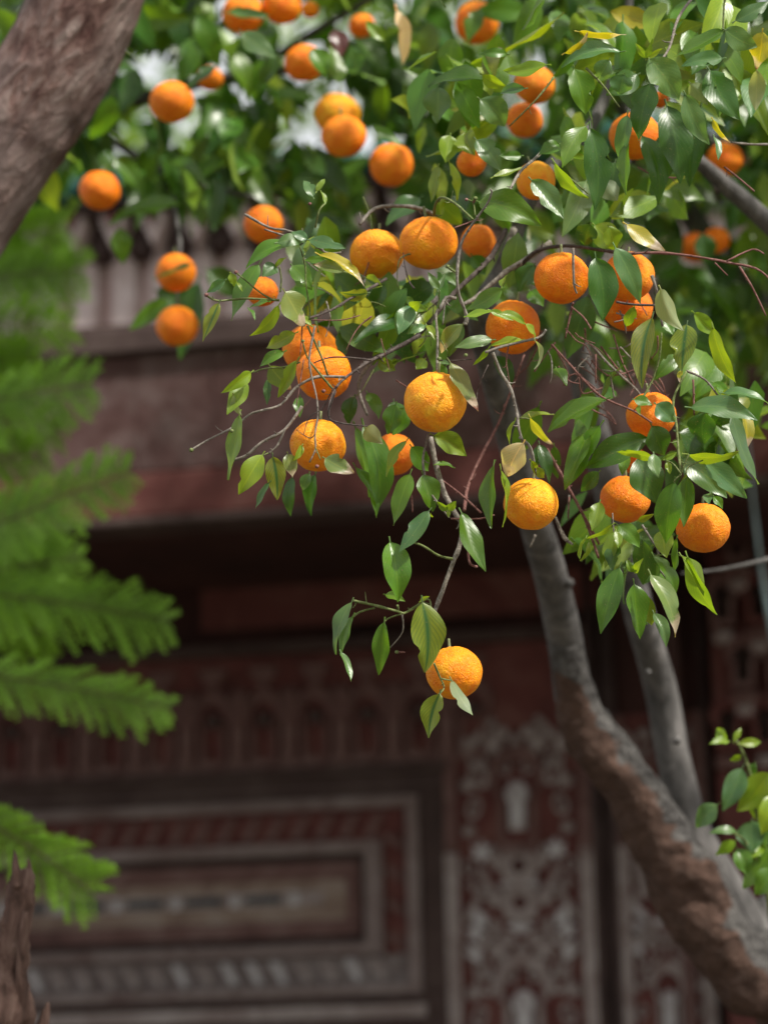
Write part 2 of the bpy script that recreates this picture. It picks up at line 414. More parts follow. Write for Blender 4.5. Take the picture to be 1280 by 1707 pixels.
# --- carved side panels (grey ornament on red ground)
def carved_panel(pxl, pxr, pyt, pyb, label_mid):
    ul = W(pxl, 1500)[0]; ur = W(pxr, 1500)[0]; vt = lev(pyt, 0, (pxl+pxr)/2); vb = lev(pyb, 0, (pxl+pxr)/2)
    p = boxes('carved_panel', [(ul, ur, -.012, .01, vb, vt)], M['red'], facade)
    uc = (ul + ur) / 2; hw = (ur - ul) / 2; k = hw / .178
    y = -.012
    vmid = lev(1420, 0, 868)
    for s in (-1, 1):
        boxes('border_strip', [(uc + s*hw - .018, uc + s*hw + .018, -.034, -.013, vb, vmid)], M['greywood'], p, bevel=.003)
        boxes('border_strip', [(uc + s*hw - .016, uc + s*hw + .016, -.030, -.013, vmid + .002, vt)], M['brown'], p, bevel=.003)
    kb = prism('keyhole_boss', keyhole(.062*k, .125), .02, M['pale'])
    kf = ringmesh('keyhole_arch', keyhole(.15*k, .27), keyhole(.105*k, .21), .016, M['brown'])
    kfg = ringmesh('keyhole_arch', keyhole(.15*k, .27), keyhole(.105*k, .21), .016, M['greywood'])
    st = ringmesh('star_ring', starpoly(8, .062*k, .046*k), ngon(16, .026*k), .016, M['greywood'])
    s6 = prism('small_star', starpoly(6, .03*k, .016*k), .014, M['pale'])
    s6g = prism('small_star', starpoly(8, .03*k, .018*k), .014, M['greywood'])
    dm = prism('diamond', [(0, -.035), (.02*k, 0), (0, .035), (-.02*k, 0)], .014, M['greywood'])
    dmp = prism('diamond', [(0, -.035), (.02*k, 0), (0, .035), (-.02*k, 0)], .014, M['pale'])
    scr = ringmesh('scroll', ngon(14, .032*k, 0, .75, 1.2), ngon(14, .020*k, 0, .72, 1.2), .013, M['greywood'])
    bar = prism('lattice_bar', [(-.01, -.05), (.01, -.05), (.01, .05), (-.01, .05)], .012, M['greywood'])
    def put(m, du, v, rot=0, sc=1, name=None):
        if vb + .03 < v < vt - .03:
            o = ob(m.name.split('.')[0], m, p, (uc + du * k, y, v)); o.rotation_euler = (0, rot, 0); o.scale = (sc, 1, sc)
    v0 = lev(1345, 0, 868)
    per = lev(1345, 0, 868) - lev(1694, 0, 868)
    for i in range(-1, 4):
        v = v0 - i * per
        lowp = i >= 1
        put(kb, 0, v); put(kfg if lowp else kf, 0, v + .01)
        for s in (-1, 1):
            put(scr, s*.10, v + .085, s*.4, 1); put(scr, s*.115, v + .0, -s*.3, .8)
            put(dm, s*.062, v - .135); put(dmp if lowp else dm, s*.125, v + .16, s*.5)
            put(s6, s*.098, v - .115, 0, 1.15); put(bar, s*.085, v - .20, s*.45); put(bar, s*.12, v - .25, -s*.5)
            put(s6g, s*.066, v - .235, 0, 1.05); put(dmp, s*.108, v - .285, s*.6); put(s6, s*.12, v - .32, s*.3)
            put(s6g, s*.06, v - .365, .3, 1.2); put(bar, s*.09, v - .34, -s*.75); put(scr, s*.105, v - .41, s*.5, .9)
            put(dm, s*.035, v - .34, s*1.0, .9); put(s6g, s*.13, v - .06, .2, .7)
            put(dm, s*.125, v - .20, 0, .6); put(s6, s*.04, v - .2, .4, .55); put(s6g, s*.13, v + .06, .1, .8); put(dm, s*.07, v - .30, s*.4, .6); put(scr, s*.03, v - .43, s*.3, .6)
            put(s6, s*.06, v - .44, .2, .7); put(dm, s*.14, v - .37, 0, .6); put(scr, s*.135, v - .155, 0, .55); put(dm, s*.05, v + .13, -s*.6, .7)
        put(st, 0, v - .155); put(st, 0, v - .25); put(dmp, 0, v - .2, PI/2, .9); put(dmp, 0, v - .31, PI/2, 1.1); put(dm, 0, v - .37, 0, .8)
    return p
carved_panel(757, 982, 1190, 2050, 868)
carved_panel(1040, 1178, 1190, 2050, 1110)
carved_panel(1480, 1700, 1190, 2050, 1590)
carved_panel(1760, 1900, 1190, 2050, 1830)
# dark posts between the panels
for a, b, c in ((986, 1006, 'darkwood'), (1012, 1036, 'darkwood'), (1128, 1150, 'brown'), (1180, 1192, 'darkwood'), (1440, 1464, 'darkwood'), (1715, 1745, 'darkwood'), (1920, 1950, 'brown')):
    ua = W(a, 1400)[0]; ub = W(b, 1400)[0]
    V, Fa = tube_geo([(Vector(((ua+ub)/2, -.02, 0)), (ub-ua)/2), (Vector(((ua+ub)/2, -.02, lev(900))), (ub-ua)/2)], sides=12, sub=2)
    ob('post', mesh('post', V, Fa, M[c]), facade)
# --- frieze of little arches above the door
vt, vb = lev(1092), lev(1292)
fr = boxes('frieze', [(UL + .02, W(985, 1200)[0], -.010, .008, vb, vt)], M['red'], facade)
pilm = prism('pilaster', [(-.022, -.10), (.022, -.10), (.018, -.05), (.020, .05), (.026, .10), (-.026, .10), (-.02, .05), (-.018, -.05)], .022, M['brown'])
archm = ringmesh('small_arch', keyhole(.11, .20), keyhole(.07, .15), .016, M['brown'])
capm = prism('rosette', ngon(8, .022), .014, M['darkwood'])
trm = prism('trefoil', starpoly(3, .05, .026), .014, M['brown'])
u = W(-420, 1200)[0]; k = 0
while u < W(760, 1200)[0]:
    vm = (vt + vb) / 2 - .01
    ob('pilaster', pilm, fr, (u, -.010, vm - .02)); ob('small_arch', archm, fr, (u + .07, -.010, vm - .03)); ob('rosette', capm, fr, (u + .07, -.010, vm - .0))
    ob('trefoil', trm, fr, (u, -.010, vb + .04)); ob('trefoil', trm, fr, (u + .07, -.010, vt - .055)).rotation_euler = (0, PI, 0)
    u += .14; k += 1
boxes('ledge', [(UL + .01, W(985, 1200)[0], -.06, .006, vt + .002, vt + .03)], M['darkwood'], facade, bevel=.006)
boxes('ledge', [(UL + .01, r0[1] + .01, -.055, -.0405, vb - .012, vb + .01)], M['darkwood'], facade, bevel=.004)
# lintel board in the deep shade
lu = W(338, 985)[0]
boxes('lintel_board', [(lu, W(1000, 985)[0], -.03, -.001, lev(1045), lev(925))], M['red'], facade, bevel=.006)
# --- right hand pillar of stacked carved niches
pu0 = W(1186, 1100, .12)[0]; pu1 = W(1420, 1100, .12)[0]
pil = boxes('niche_pillar', [(pu0, pu1, -.12, .0, 0, lev(790, .12, 1250))], M['red'], facade)
nic = ringmesh('niche', keyhole(.085, .12), keyhole(.05, .085), .05, M['red'])
nic2 = ringmesh('niche', keyhole(.085, .12), keyhole(.05, .085), .05, M['brown'])
back = prism('niche_back', keyhole(.055, .09), .004, M['darkwood'])
lip = prism('niche_lip', [(-.036, -.012), (-.014, -.022), (0, -.008), (.014, -.022), (.036, -.012), (.036, .012), (-.036, .012)], .06, M['brown'])
lipp = prism('niche_lip', [(-.024, -.012), (0, -.02), (.024, -.012), (.024, .012), (-.024, .012)], .05, M['greywood'])
row = 0; py = 800
while py < 1260:
    v = lev(py, .12, 1250); uu = pu0 + .035 + (.045 if row % 2 else 0)
    while uu < pu1 - .04:
        ob('niche', nic if rng.random() < .6 else nic2, pil, (uu, -.12, v)); ob('niche_back', back, pil, (uu, -.121, v - .005))
        ob('niche_lip', lip if rng.random() < .6 else lipp, pil, (uu, -.122, v - .085)); ob('niche_lip', lipp, pil, (uu + .045, -.121, v + .045))
        uu += .092
    py += 104; row += 1
# --- eave: beam, sloping mottled boards, edge
OUT = 1.0
vb0, vb1 = lev(858, OUT, 320), lev(780, OUT, 320)
boxes('eave_beam', [(UL, UR, -OUT, -OUT + .12, vb0, vb1)], M['red'], facade, bevel=.008)
boxes('beam_bead', [(UL, UR, -OUT - .018, -OUT + .10, vb0 - .022, vb0 - .001)], M['darkwood'], facade, bevel=.006)
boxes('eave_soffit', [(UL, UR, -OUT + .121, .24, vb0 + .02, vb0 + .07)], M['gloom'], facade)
O2 = 1.03
vc1 = lev(585, O2, 320)
n_b = 34
for i in range(n_b):                     # boards of the sloping cove
    ua = UL + (UR - UL) * i / n_b + .0012; ub = UL + (UR - UL) * (i + 1) / n_b - .0012
    prof = []
    for kk in range(7):
        t = kk / 6
        prof.append((-OUT - (O2 - OUT) * (t ** 1.7), vb1 + .002 + (vc1 - vb1 - .002) * t))
    V = [(ua, y_, z_) for y_, z_ in prof] + [(ub, y_, z_) for y_, z_ in prof] + [(ua, y_ + .04, z_) for y_, z_ in prof] + [(ub, y_ + .04, z_) for y_, z_ in prof]
    Fa = []
    for kk in range(6):
        Fa += [(kk, 7 + kk, 8 + kk, kk + 1), (14 + kk, 15 + kk, 22 + kk, 21 + kk), (kk, kk+1, 15+kk, 14+kk), (7+kk, 21+kk, 22+kk, 8+kk)]
    ob('eave_board', mesh('eave_board', V, Fa, M['eave'], False), facade)
vc2 = lev(540, O2, 320)
boxes('eave_edge', [(UL, UR, -O2 - .02, -O2 + .10, vc1 + .003, vc2)], M['darkwood'], facade, bevel=.006)
boxes('eave_top', [(UL, UR, -O2 + .05, .24, vc2 + .002, vc2 + .03)], M['darkwood'], facade)
# --- upper plaster wall, pale pilaster strips, corbels, green tiled roof
O3 = .35
vu = lev(300, O3, 320)
up = boxes('upper_wall', [(UL, UR, -O3, .22, vc2 + .033, vu)], M['plaster'], facade)
strip = prism('plaster_strip', [(-.03, -.13), (.03, -.13), (.034, .08), (0, .14), (-.034, .08)], .03, M['white'])
u = W(60, 480, O3)[0] - .8
while u < W(1900, 480, O3)[0]:
    ob('plaster_strip', strip, up, (u, -O3, lev(478, O3, 320))); u += .105
corb = prism('corbel', [(-.05, .09), (-.034, 0), (0, -.07), (.034, 0), (.05, .09)], .11, M['white'])
cap = prism('corbel_cap', [(-.03, .04), (0, -.035), (.03, .04)], .02, M['red'])
cgap = prism('corbel_shadow_board', [(-.03, -.07), (.03, -.07), (.03, .09), (-.03, .09)], .05, M['darkwood'])  # dark filler standing for the shade in the gaps between corbels
u = W(110, 370, O3 + .16)[0] - .11 * 12
while u < UR:
    cb = ob('corbel', corb, up, (u, -O3, lev(366, O3 + .16, 180))); ob('corbel_gap_shade', cgap, up, (u + .055, -O3, lev(366, O3 + .16, 180)))
    ob('corbel_cap', cap, up, (u, -O3 - .11, lev(352, O3 + .16, 180)))
    u += .11
vr = lev(336, O3 + .2, 180)
roof = boxes('roof', [(UL, UR, -O3 - .13, .3, vr, vr + .03)], M['darkwood'], facade)
V, Fa = tube_geo([(Vector((0, -.02, 0)), .045), (Vector((0, .60, .10)), .045)], sides=10, sub=3)
tm = mesh('roof_tile', V, Fa, M['tile'])
u = W(-200, 330, O3 + .4)[0]
while u < W(2600, 330, O3 + .4)[0]:
    ob('roof_tile', tm, roof, (u, -O3 - .16, vr + .062)); u += .098

# ------------------------------------------------------------------ leaves
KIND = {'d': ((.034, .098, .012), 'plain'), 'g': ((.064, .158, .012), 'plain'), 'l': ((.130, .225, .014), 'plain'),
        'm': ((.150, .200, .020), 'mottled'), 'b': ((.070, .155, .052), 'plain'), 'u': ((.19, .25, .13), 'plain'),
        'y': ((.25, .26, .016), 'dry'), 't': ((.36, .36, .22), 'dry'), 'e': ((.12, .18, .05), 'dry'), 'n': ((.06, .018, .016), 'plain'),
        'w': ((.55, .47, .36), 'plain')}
def leaf_geo(base, axis, nor, L, Wd, fold, arch, rg, nl=10, nw=2, petiole=.10, wave=.05, bend=0.0):
    axis = axis.normalized(); nor = (nor - axis * nor.dot(axis)).normalized(); side = axis.cross(nor)
    V, Fa, UV = [], [], []
    ph = rg.random() * 9; sgn = rg.choice((-1, 1)); tw = rg.uniform(-.6, .6)
    nt0 = rg.uniform(.25, .85); ns = rg.choice((-1, 1)); nk = rg.uniform(.25, .6) if (nl > 10 and rg.random() < .3) else 0
    cf = 2 * nw + 1
    for i in range(nl + 1):
        t = i / nl
        wf = (math.sin(PI * min(1, t ** .82)) ** .80) * (1 - .30 * t * t) * 1.08 if 0 < t < 1 else 0.03
        a = tw * t
        s_ = side * math.cos(a) + nor * math.sin(a); n_ = nor * math.cos(a) - side * math.sin(a)
        cpos = base + axis * (L * t) + nor * (arch * L * 4 * t * (1 - t)) + side * (bend * L * 4 * t * (1 - t))
        for j in range(-nw, nw + 1):
            q = j / nw
            x = q * wf * Wd / 2
            up_ = abs(x) * math.sin(fold) * (1 - .25 * abs(q)) + Wd * wave * math.sin(ph + t * 11 + q * 2.0) * q * q
            jit = 1 + .025 * math.sin(ph * 3 + i * .9 + j) - (nk * math.exp(-((t - nt0) / .055) ** 2) if j * ns == nw else 0)
            V.append(cpos + s_ * (x * math.cos(fold) * jit) + n_ * up_); UV.append((.5 + q * .5, t))
    for i in range(nl):
        for j in range(2 * nw):
            a = i * cf + j
            Fa.append((a, a + 1, a + cf + 1, a + cf))
    if petiole:
        b = len(V); r = max(.0009, L * .013)
        for k, (t, rr) in enumerate(((-petiole, r * 1.25), (-petiole * .4, r), (0.03, r * .8))):
            c_ = base + axis * (L * t) - nor * (.18 * L * max(0, -t))
            for a in range(3):
                V.append(c_ + side * (rr * math.cos(a * 2.094)) + nor * (rr * math.sin(a * 2.094))); UV.append((.5, .02))
        for k in range(2):
            for a in range(3):
                Fa.append((b + k*3 + a, b + k*3 + (a+1) % 3, b + k*3 + 3 + (a+1) % 3, b + k*3 + 3 + a))
    return V, Fa, UV
n_leaf = [0]
def jitcol(c, rg, a=.18):
    k = 1 + rg.uniform(-a, a); h = rg.uniform(-a, a) * .6
    return (c[0] * k * (1 + h), c[1] * k, c[2] * k * (1 - h))
def leaf_px(tree, bx, by, tx, ty, wpx, kind, z, dz=None):
    """a leaf from stalk end to tip, w pixels across as seen"""
    rg = random.Random(n_leaf[0] * 17 + 5); n_leaf[0] += 1
    p = at(bx, by, z)
    if dz is None: dz = rg.uniform(-.022, .022)
    q = at(tx, ty, z + dz); axis = q - p; L = axis.length
    w_ = wpx * z / F
    Wd = max(w_ * 1.04, .38 * L)
    roll = math.acos(min(1, w_ / Wd))
    roll = max(roll, rg.uniform(.1, .4)) if w_ > .9 * Wd else roll
    view = (CAM - p).normalized(); an = axis.normalized()
    n0 = (view - an * view.dot(an)).normalized()
    cand = [Matrix.Rotation(s * roll, 3, an) @ n0 for s in (-1, 1)]
    cand.sort(key=lambda n: -n.z)
    nr = cand[0] if (kind in 'bdgtuw' or rg.random() < .6) else cand[1]
    if kind == 'u': nr = -nr
    col, mk = KIND[kind]
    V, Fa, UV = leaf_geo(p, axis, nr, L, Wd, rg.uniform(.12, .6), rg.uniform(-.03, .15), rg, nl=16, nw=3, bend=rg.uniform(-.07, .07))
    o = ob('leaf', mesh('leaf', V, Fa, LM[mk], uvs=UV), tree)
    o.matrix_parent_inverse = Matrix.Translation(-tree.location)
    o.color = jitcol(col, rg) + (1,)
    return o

tree_loc = at(1330, 1800, 4.25); tree_loc.z = 0
tree = empty('orange_tree', tree_loc, 'orange tree with a forked mossy trunk whose sharp front branches hang at centre', 'tree')
rear_loc = at(620, 1000, 5.6); rear_loc.z = 0; rear_loc.x -= 1.5
rear = empty('orange_tree', rear_loc, 'blurred orange tree behind, its leafy limbs reaching across the top of the picture', 'tree')
def tpart(name, pts, mat, parent, **k):
    o = tube(name, pts, mat, parent, **k); o.matrix_parent_inverse = Matrix.Translation(-parent.location); return o
def P(px, py, z, r): return (at(px, py, z), r * z / F)

# trunk and limbs
g0 = at(1420, 1900, 4.35); g0.z = -.05
g1 = at(1350, 1800, 4.35)
V, Fa = tube_geo([(g0, .088), (g1, .072), P(1243, 1630, 4.3, 58), P(1130, 1464, 4.3, 51), P(1052, 1318, 4.28, 47), P(998, 1245, 4.26, 44), P(970, 1202, 4.25, 38), P(958, 1150, 4.23, 32), P(946, 1095, 4.21, 30), P(939, 1056, 4.197, 27)], sides=36, sub=12, rough=.17, rfreq=19, knob=.26)
for px, py, r, dx, dy in ((1000, 1212, 24, .9, 1.2), (1062, 1300, 30, 1.2, 1.9), (1128, 1408, 30, 1.4, 2.4), (962, 1232, 26, .3, 1.2), (1006, 1192, 12, .4, .6), (962, 1184, 15, -.2, .8), (1160, 1450, 40, 1.2, 1.7), (988, 1188, 19, .5, 1.2), (1014, 1212, 16, .9, 1.0)):
    tube_geo([P(px - r * .5, py - r * .6, 4.27, r * .55), P(px, py, 4.265, r), P(px + r * dx, py + r * dy, 4.28, r * .6)], 16, 5, .25, 24, V, Fa)
o = ob('trunk', mesh('trunk', V, Fa, M['bark_moss']), tree); o.matrix_parent_inverse = Matrix.Translation(-tree.location)
md = o.modifiers.new('weld', 'REMESH'); md.mode = 'VOXEL'; md.voxel_size = .005; md.use_smooth_shade = True
md = o.modifiers.new('soften', 'SMOOTH'); md.factor = .5; md.iterations = 5
tpart('limb', [P(975, 1240, 4.27, 30), P(958, 1170, 4.27, 32), P(940, 1060, 4.2, 30), P(915, 950, 4.1, 28), P(888, 860, 4.0, 26), P(850, 720, 3.9, 25), P(815, 600, 3.8, 22), P(800, 520, 3.72, 18), P(840, 440, 3.7, 14), P(900, 300, 3.75, 12), P(990, 200, 3.85, 10), P(1040, 60, 3.9, 8), P(1060, -120, 3.9, 5)], M['bark_grey'], tree, sides=20, sub=14, rough=.045, rfreq=8)
g2 = at(1460, 1880, 4.6); g2.z = -.05
tpart('limb', [(g2, .06), P(1330, 1700, 4.5, 38), P(1262, 1575, 4.46, 36), P(1203, 1472, 4.44, 34), P(1154, 1389, 4.42, 33), P(1124, 1273, 4.42, 29), P(1099, 1140, 4.4, 27), P(1062, 1010, 4.3, 25), P(1020, 830, 4.2, 28), P(975, 650, 4.1, 22), P(960, 520, 4.0, 16), P(1010, 380, 4.0, 10), P(1060, 200, 4.0, 7)], M['bark_grey'], tree, sides=20, sub=14, rough=.045, rfreq=8)
tpart('limb', [P(1660, 870, 4.33, 12), P(1520, 880, 4.3, 9), P(1400, 905, 4.2, 7), P(1270, 935, 4.1, 4), P(1200, 950, 4.1, 3), P(1135, 956, 4.1, 1.5)], M['bark_grey'], tree, sides=8)
g3 = at(1900, 1700, 4.5); g3.z = -.05
tpart('limb', [(g3, .07), P(1850, 1450, 4.5, 50), P(1700, 950, 4.35, 36), P(1580, 690, 4.2, 26), P(1480, 560, 4.1, 22), P(1390, 470, 4.05, 20), P(1280, 370, 4.0, 17), P(1200, 300, 3.95, 14), P(1130, 240, 3.9, 9), P(1060, 200, 4.0, 6)], M['bark_grey'], tree, sides=10, rough=.05)
for i, (a, b) in enumerate([((1240, 940), (1500, 900))]): pass
# knots
for (px, py, r) in ((948, 972, 9), (1128, 1235, 8), (1080, 1120, 5)):
    tpart('knot', [P(px, py, 4.12, r), P(px + 3, py + 2, 4.07, r * .5)], M['bark_grey'], tree, sides=8)

# twigs traced in crops: (x0, y0, scale)
C1 = (0, 0, 2.667); C2 = (400, 0, 2.667); C3 = (800, 0, 2.667); C4 = (300, 380, 3.2); C5 = (580, 560, 3.2); C6 = (860, 380, 3.048)
C7 = (600, 320, 4.063); D1 = (860, 760, 3.048); D2 = (500, 900, 3.2); D3 = (860, 1140, 3.01)
def X(c, x, y): return c[0] + x / c[2], c[1] + y / c[2]
def twig(c, pts, r0, r1, mat, z=3.25, z1=None, sub=4):
    z1 = z if z1 is None else z1
    n = len(pts); out = []
    for i, (x, y) in enumerate(pts):
        t = i / (n - 1); px, py = X(c, x, y); zz = z + (z1 - z) * t + rng.uniform(-.006, .006)
        out.append((at(px, py, zz), (r0 + (r1 - r0) * t) * zz / F))
    V, Fa = tube_geo(out, sides=7, sub=sub, rough=.14, rfreq=180, knob=.55)
    ln = sum((out[i + 1][0] - out[i][0]).length for i in range(n - 1))
    for q in range(int(ln / .028)):          # short spurs, thorns and leaf scars
        i = rng.randrange(n - 1); t = rng.random()
        p = out[i][0].lerp(out[i + 1][0], t); rr = out[i][1] * .55
        ax = (out[i + 1][0] - out[i][0]).normalized(); sd_ = ax.orthogonal().normalized(); sd_ = Matrix.Rotation(rng.uniform(0, 6.28), 3, ax) @ sd_
        l_ = rng.choice((.003, .004, .006, .012))
        d = (ax * rng.uniform(.2, .9) + sd_).normalized()
        tube_geo([(p, rr), (p + d * l_ * .6, rr * .7), (p + (d + UP * .2) * l_, rr * (.35 if l_ > .005 else .9))], 5, 2, 0, 20, V, Fa)
    o = ob('twig', mesh('twig', V, Fa, M[mat]), tree); o.matrix_parent_inverse = Matrix.Translation(-tree.location); return o
T = twig
T(C4, [(1280,570),(1100,670),(1020,705),(900,785),(840,840),(805,910),(790,985)], 3.2, 1.6, 'twig_dark', 3.36, 3.24)
T(C4, [(1020,705),(900,690),(800,690),(715,718)], 1.8, 1.0, 'twig_dark', 3.27, 3.25)
T(C4, [(880,795),(730,795),(620,850),(540,940),(450,970),(370,995),(290,1060),(150,1130),(60,1185)], 2.4, 1.5, 'twig_grey', 3.27, 3.22)
T(C4, [(650,950),(560,1075),(440,1140),(360,1210),(285,1237)], 2.6, 2.4, 'twig_grey', 3.30, 3.26)
T(C4, [(560,1075),(520,1160),(470,1205)], 1.8, 1.8, 'twig_grey', 3.28, 3.27)
T(C4, [(530,385),(350,375),(200,387),(140,357)], 1.8, 1.7, 'twig_green', 3.25, 3.22)
T(C4, [(500,385),(430,345),(340,270),(298,235)], 1.4, 1.2, 'twig_green', 3.24, 3.22)
T(C4, [(640,100),(668,200),(672,300),(692,430),(690,490)], 1.2, 1.5, 'twig_green', 3.24)
T(C4, [(530,205),(540,270),(535,340)], 1.3, 1.5, 'twig_green', 3.24)
T(C4, [(680,520),(720,610),(760,700),(788,785)], 1.9, 1.6, 'twig_green', 3.24, 3.25)
T(C4, [(655,605),(680,690),(740,770),(815,858)], 1.3, 1.7, 'twig_green', 3.23, 3.24)
T(C4, [(720,520),(690,690),(702,790),(728,900),(735,1000),(720,1100),(722,1180),(690,1250)], 1.7, 1.2, 'twig_grey', 3.23, 3.19)
T(C4, [(830,870),(792,1000),(850,1038),(1000,1057)], 1.6, 1.0, 'twig_dark', 3.22)
T(C4, [(722,1170),(750,1235)], 1.1, 1, 'twig_green', 3.19)
T(C4, [(660,490),(800,440),(900,380),(980,340),(1100,270)], 1.6, 2.6, 'twig_dark', 3.30, 3.42)
T(C4, [(700,490),(860,490),(960,465)], 1, .8, 'twig_red', 3.3)
T(C4, [(1035,690),(965,790),(955,880),(1000,1000)], 3.5, 2.4, 'twig_grey', 3.42)
T(C4, [(450,5),(560,40),(680,70),(780,130),(860,130)], 1.3, 1.6, 'twig_grey', 3.33)
T(C4, [(660,700),(640,830),(620,950)], .9, .8, 'twig_red', 3.24)
T(C4, [(820,850),(760,960),(690,1010),(660,1100)], .9, .7, 'twig_dark', 3.2)
T(C4, [(720,1100),(690,1120),(620,1075)], .8, .6, 'twig_dark', 3.19)
T(C4, [(390,770),(450,750),(560,740),(640,715)], 1.4, 1.2, 'twig_green', 3.26)
T(C4, [(470,1200),(440,1215)], 1.2, 1, 'twig_green', 3.26)
T(C7, [(712,900),(720,830),(660,640),(682,360),(780,190),(860,80),(892,0),(880,-20)], 2.7, 1.5, 'twig_grey', 3.24, 3.2)
T(C7, [(650,545),(590,505)], 1.4, 2.0, 'twig_green', 3.24)
T(C7, [(780,160),(765,70),(720,50)], 1.3, 1.1, 'twig_green', 3.2)
T(C7, [(765,80),(780,40)], 1.2, 2.0, 'twig_red', 3.2)
T(C7, [(1290,340),(1100,470),(980,545),(800,700),(700,760)], 5.5, 3, 'twig_grey', 3.5, 3.45)
T(C7, [(990,250),(900,420),(800,530),(640,680),(400,960),(250,1050),(80,1130),(0,1180)], 4.4, 3.0, 'twig_dark', 3.5, 3.38)
T(C7, [(1040,500),(1010,380),(1040,250)], 7, 6, 'twig_grey', 3.6, 3.65)
T(C7, [(650,720),(585,712),(545,780),(515,830),(525,1000),(520,1210)], 2.6, 2.0, 'twig_grey', 3.3, 3.24)
T(C7, [(532,790),(537,660)], 1.6, 1.2, 'twig_green', 3.24)
T(C7, [(545,1000),(595,1085)], 1, .8, 'twig_green', 3.24)
T(C7, [(520,980),(460,920),(440,1000),(400,1050)], 1.2, .8, 'twig_green', 3.25)
T(C7, [(575,760),(560,900)], .9, 1.1, 'twig_grey', 3.26)
T(C7, [(540,1140),(660,1140),(760,1130)], 1, .6, 'twig_dark', 3.24)
T(C7, [(0,215),(100,110),(250,92),(400,108),(500,150)], 2.8, 3.4, 'twig_grey', 3.42, 3.5)
T(C7, [(500,150),(515,70),(560,35),(650,80),(765,185)], 2.6, 1.8, 'twig_green', 3.45, 3.26)
T(C7, [(82,250),(70,170),(20,30)], 2, 1.6, 'twig_green', 3.45)
T(C7, [(850,1085),(950,1050),(1100,1012),(1219,980),(1260,930)], 2.2, 2.0, 'twig_grey', 3.2, 3.22)
T(C7, [(640,240),(740,205),(800,180)], 1.2, 1.4, 'twig_red', 3.3)
T(C7, [(900,1085),(950,1210),(1020,1330),(1060,1480),(1075,1600),(1110,1720)], 2.6, 2.3, 'twig_grey', 3.26, 3.24)
T(C5, [(912,540),(975,600),(1005,742)], 2.3, 1.8, 'twig_grey', 3.245)
T(C5, [(620,930),(640,800),(720,620),(800,470),(900,210),(940,100)], 3.0, 1.4, 'twig_red', 3.36, 3.5)
T(C5, [(430,520),(400,650),(410,740),(420,800),(470,880),(540,970)], 2.0, 1.6, 'twig_grey', 3.28, 3.24)
T(C5, [(440,540),(470,690),(520,850),(575,950),(610,1020),(590,1130),(540,1260),(470,1450),(455,1475)], 4.6, 3.4, 'twig_grey', 3.34, 3.26)
T(C5, [(320,1095),(400,1120),(480,1170),(556,1190)], 1.8, 2.0, 'twig_green', 3.24, 3.27)
T(C5, [(500,770),(600,845),(710,945)], 1.7, 1.8, 'twig_red', 3.34)
T(C5, [(600,990),(660,1105)], 1.5, 1.2, 'twig_red', 3.3)
T(C5, [(640,1060),(645,1200),(682,1232)], 1.8, 2.2, 'twig_red', 3.32)
T(C5, [(550,975),(700,975),(780,955)], 1.6, 1.2, 'twig_red', 3.3)
T(C5, [(1060,600),(1160,780),(1280,1000),(1340,1110)], 2.4, 2.0, 'twig_red', 3.42)
T(C5, [(1180,860),(1175,970)], 1.6, 1.2, 'twig_red', 3.42)
T(C5, [(1110,980),(1150,1080),(1195,1110)], 1.8, 1.5, 'twig_grey', 3.5)
T(C5, [(1000,1060),(970,1130)], 2.0, 1.5, 'twig_grey', 3.5)
T(C5, [(340,850),(345,940)], 1.4, 1.2, 'twig_red', 3.35)
T(C5, [(850,1060),(990,440),(1080,425)], .9, .9, 'twig_green', 3.3) if False else None
T(C5, [(905,440),(960,440),(1000,470)], 1.2, 1, 'twig_green', 3.25)
T(C5, [(790,660),(775,690)], 1, 1, 'twig_green', 3.25)
T(D2, [(700,390),(690,320),(640,330)], 1.6, 1.4, 'twig_green', 3.25)
T(D2, [(640,340),(560,390),(520,382),(400,350),(285,325)], 2.0, 2.2, 'twig_green', 3.26, 3.23)
T(D2, [(540,395),(470,420),(450,440)], 1.4, 1.4, 'twig_green', 3.25)
T(D2, [(400,362),(320,385),(280,412)], 1.4, 1.8, 'twig_green', 3.24)
T(D2, [(545,395),(548,490),(482,576)], 1.6, .8, 'twig_grey', 3.27)
T(D2, [(525,375),(520,350)], 1.6, 2.4, 'twig_green', 3.25)
T(D2, [(560,600),(515,600)], 1.2, 2.0, 'twig_red', 3.27)
T(D2, [(715,660),(745,730),(768,790),(735,830)], 1.6, 1.3, 'twig_green', 3.22)
T(D2, [(755,742),(812,752)], 1.2, 1.0, 'twig_green', 3.22)
T(C6, [(560,130),(700,125),(800,130),(950,150),(1080,175),(1220,205),(1300,270)], 2.4, 1.6, 'twig_red', 3.32, 3.3)
T(C6, [(1070,168),(1200,108),(1260,130)], 1.8, 1.3, 'twig_red', 3.3)
T(C6, [(1135,195),(1200,300),(1270,445)], 1.8, 1.4, 'twig_red', 3.3)
T(C6, [(1010,175),(1075,240)], 1.4, 1.2, 'twig_red', 3.3)
T(C6, [(0,220),(100,120),(250,90),(430,110),(560,130)], 3.4, 2.6, 'twig_dark', 3.5, 3.36)
T(C6, [(290,100),(295,280),(310,332)], 2.2, 1.6, 'twig_grey', 3.27)
T(C6, [(290,380),(280,420),(250,560)], 1.7, 1.4, 'twig_red', 3.36)
T(C6, [(280,400),(340,450),(382,512)], 1.5, 1.2, 'twig_red', 3.36)
T(C6, [(180,590),(280,700),(400,830),(480,880),(600,930),(690,990)], 1.8, 1.6, 'twig_red', 3.36, 3.32)
T(C6, [(380,590),(480,700),(600,810),(640,860)], 2.2, 1.8, 'twig_grey', 3.4)
T(C6, [(310,740),(320,700),(372,650)], 1.8, 1.4, 'twig_grey', 3.37)
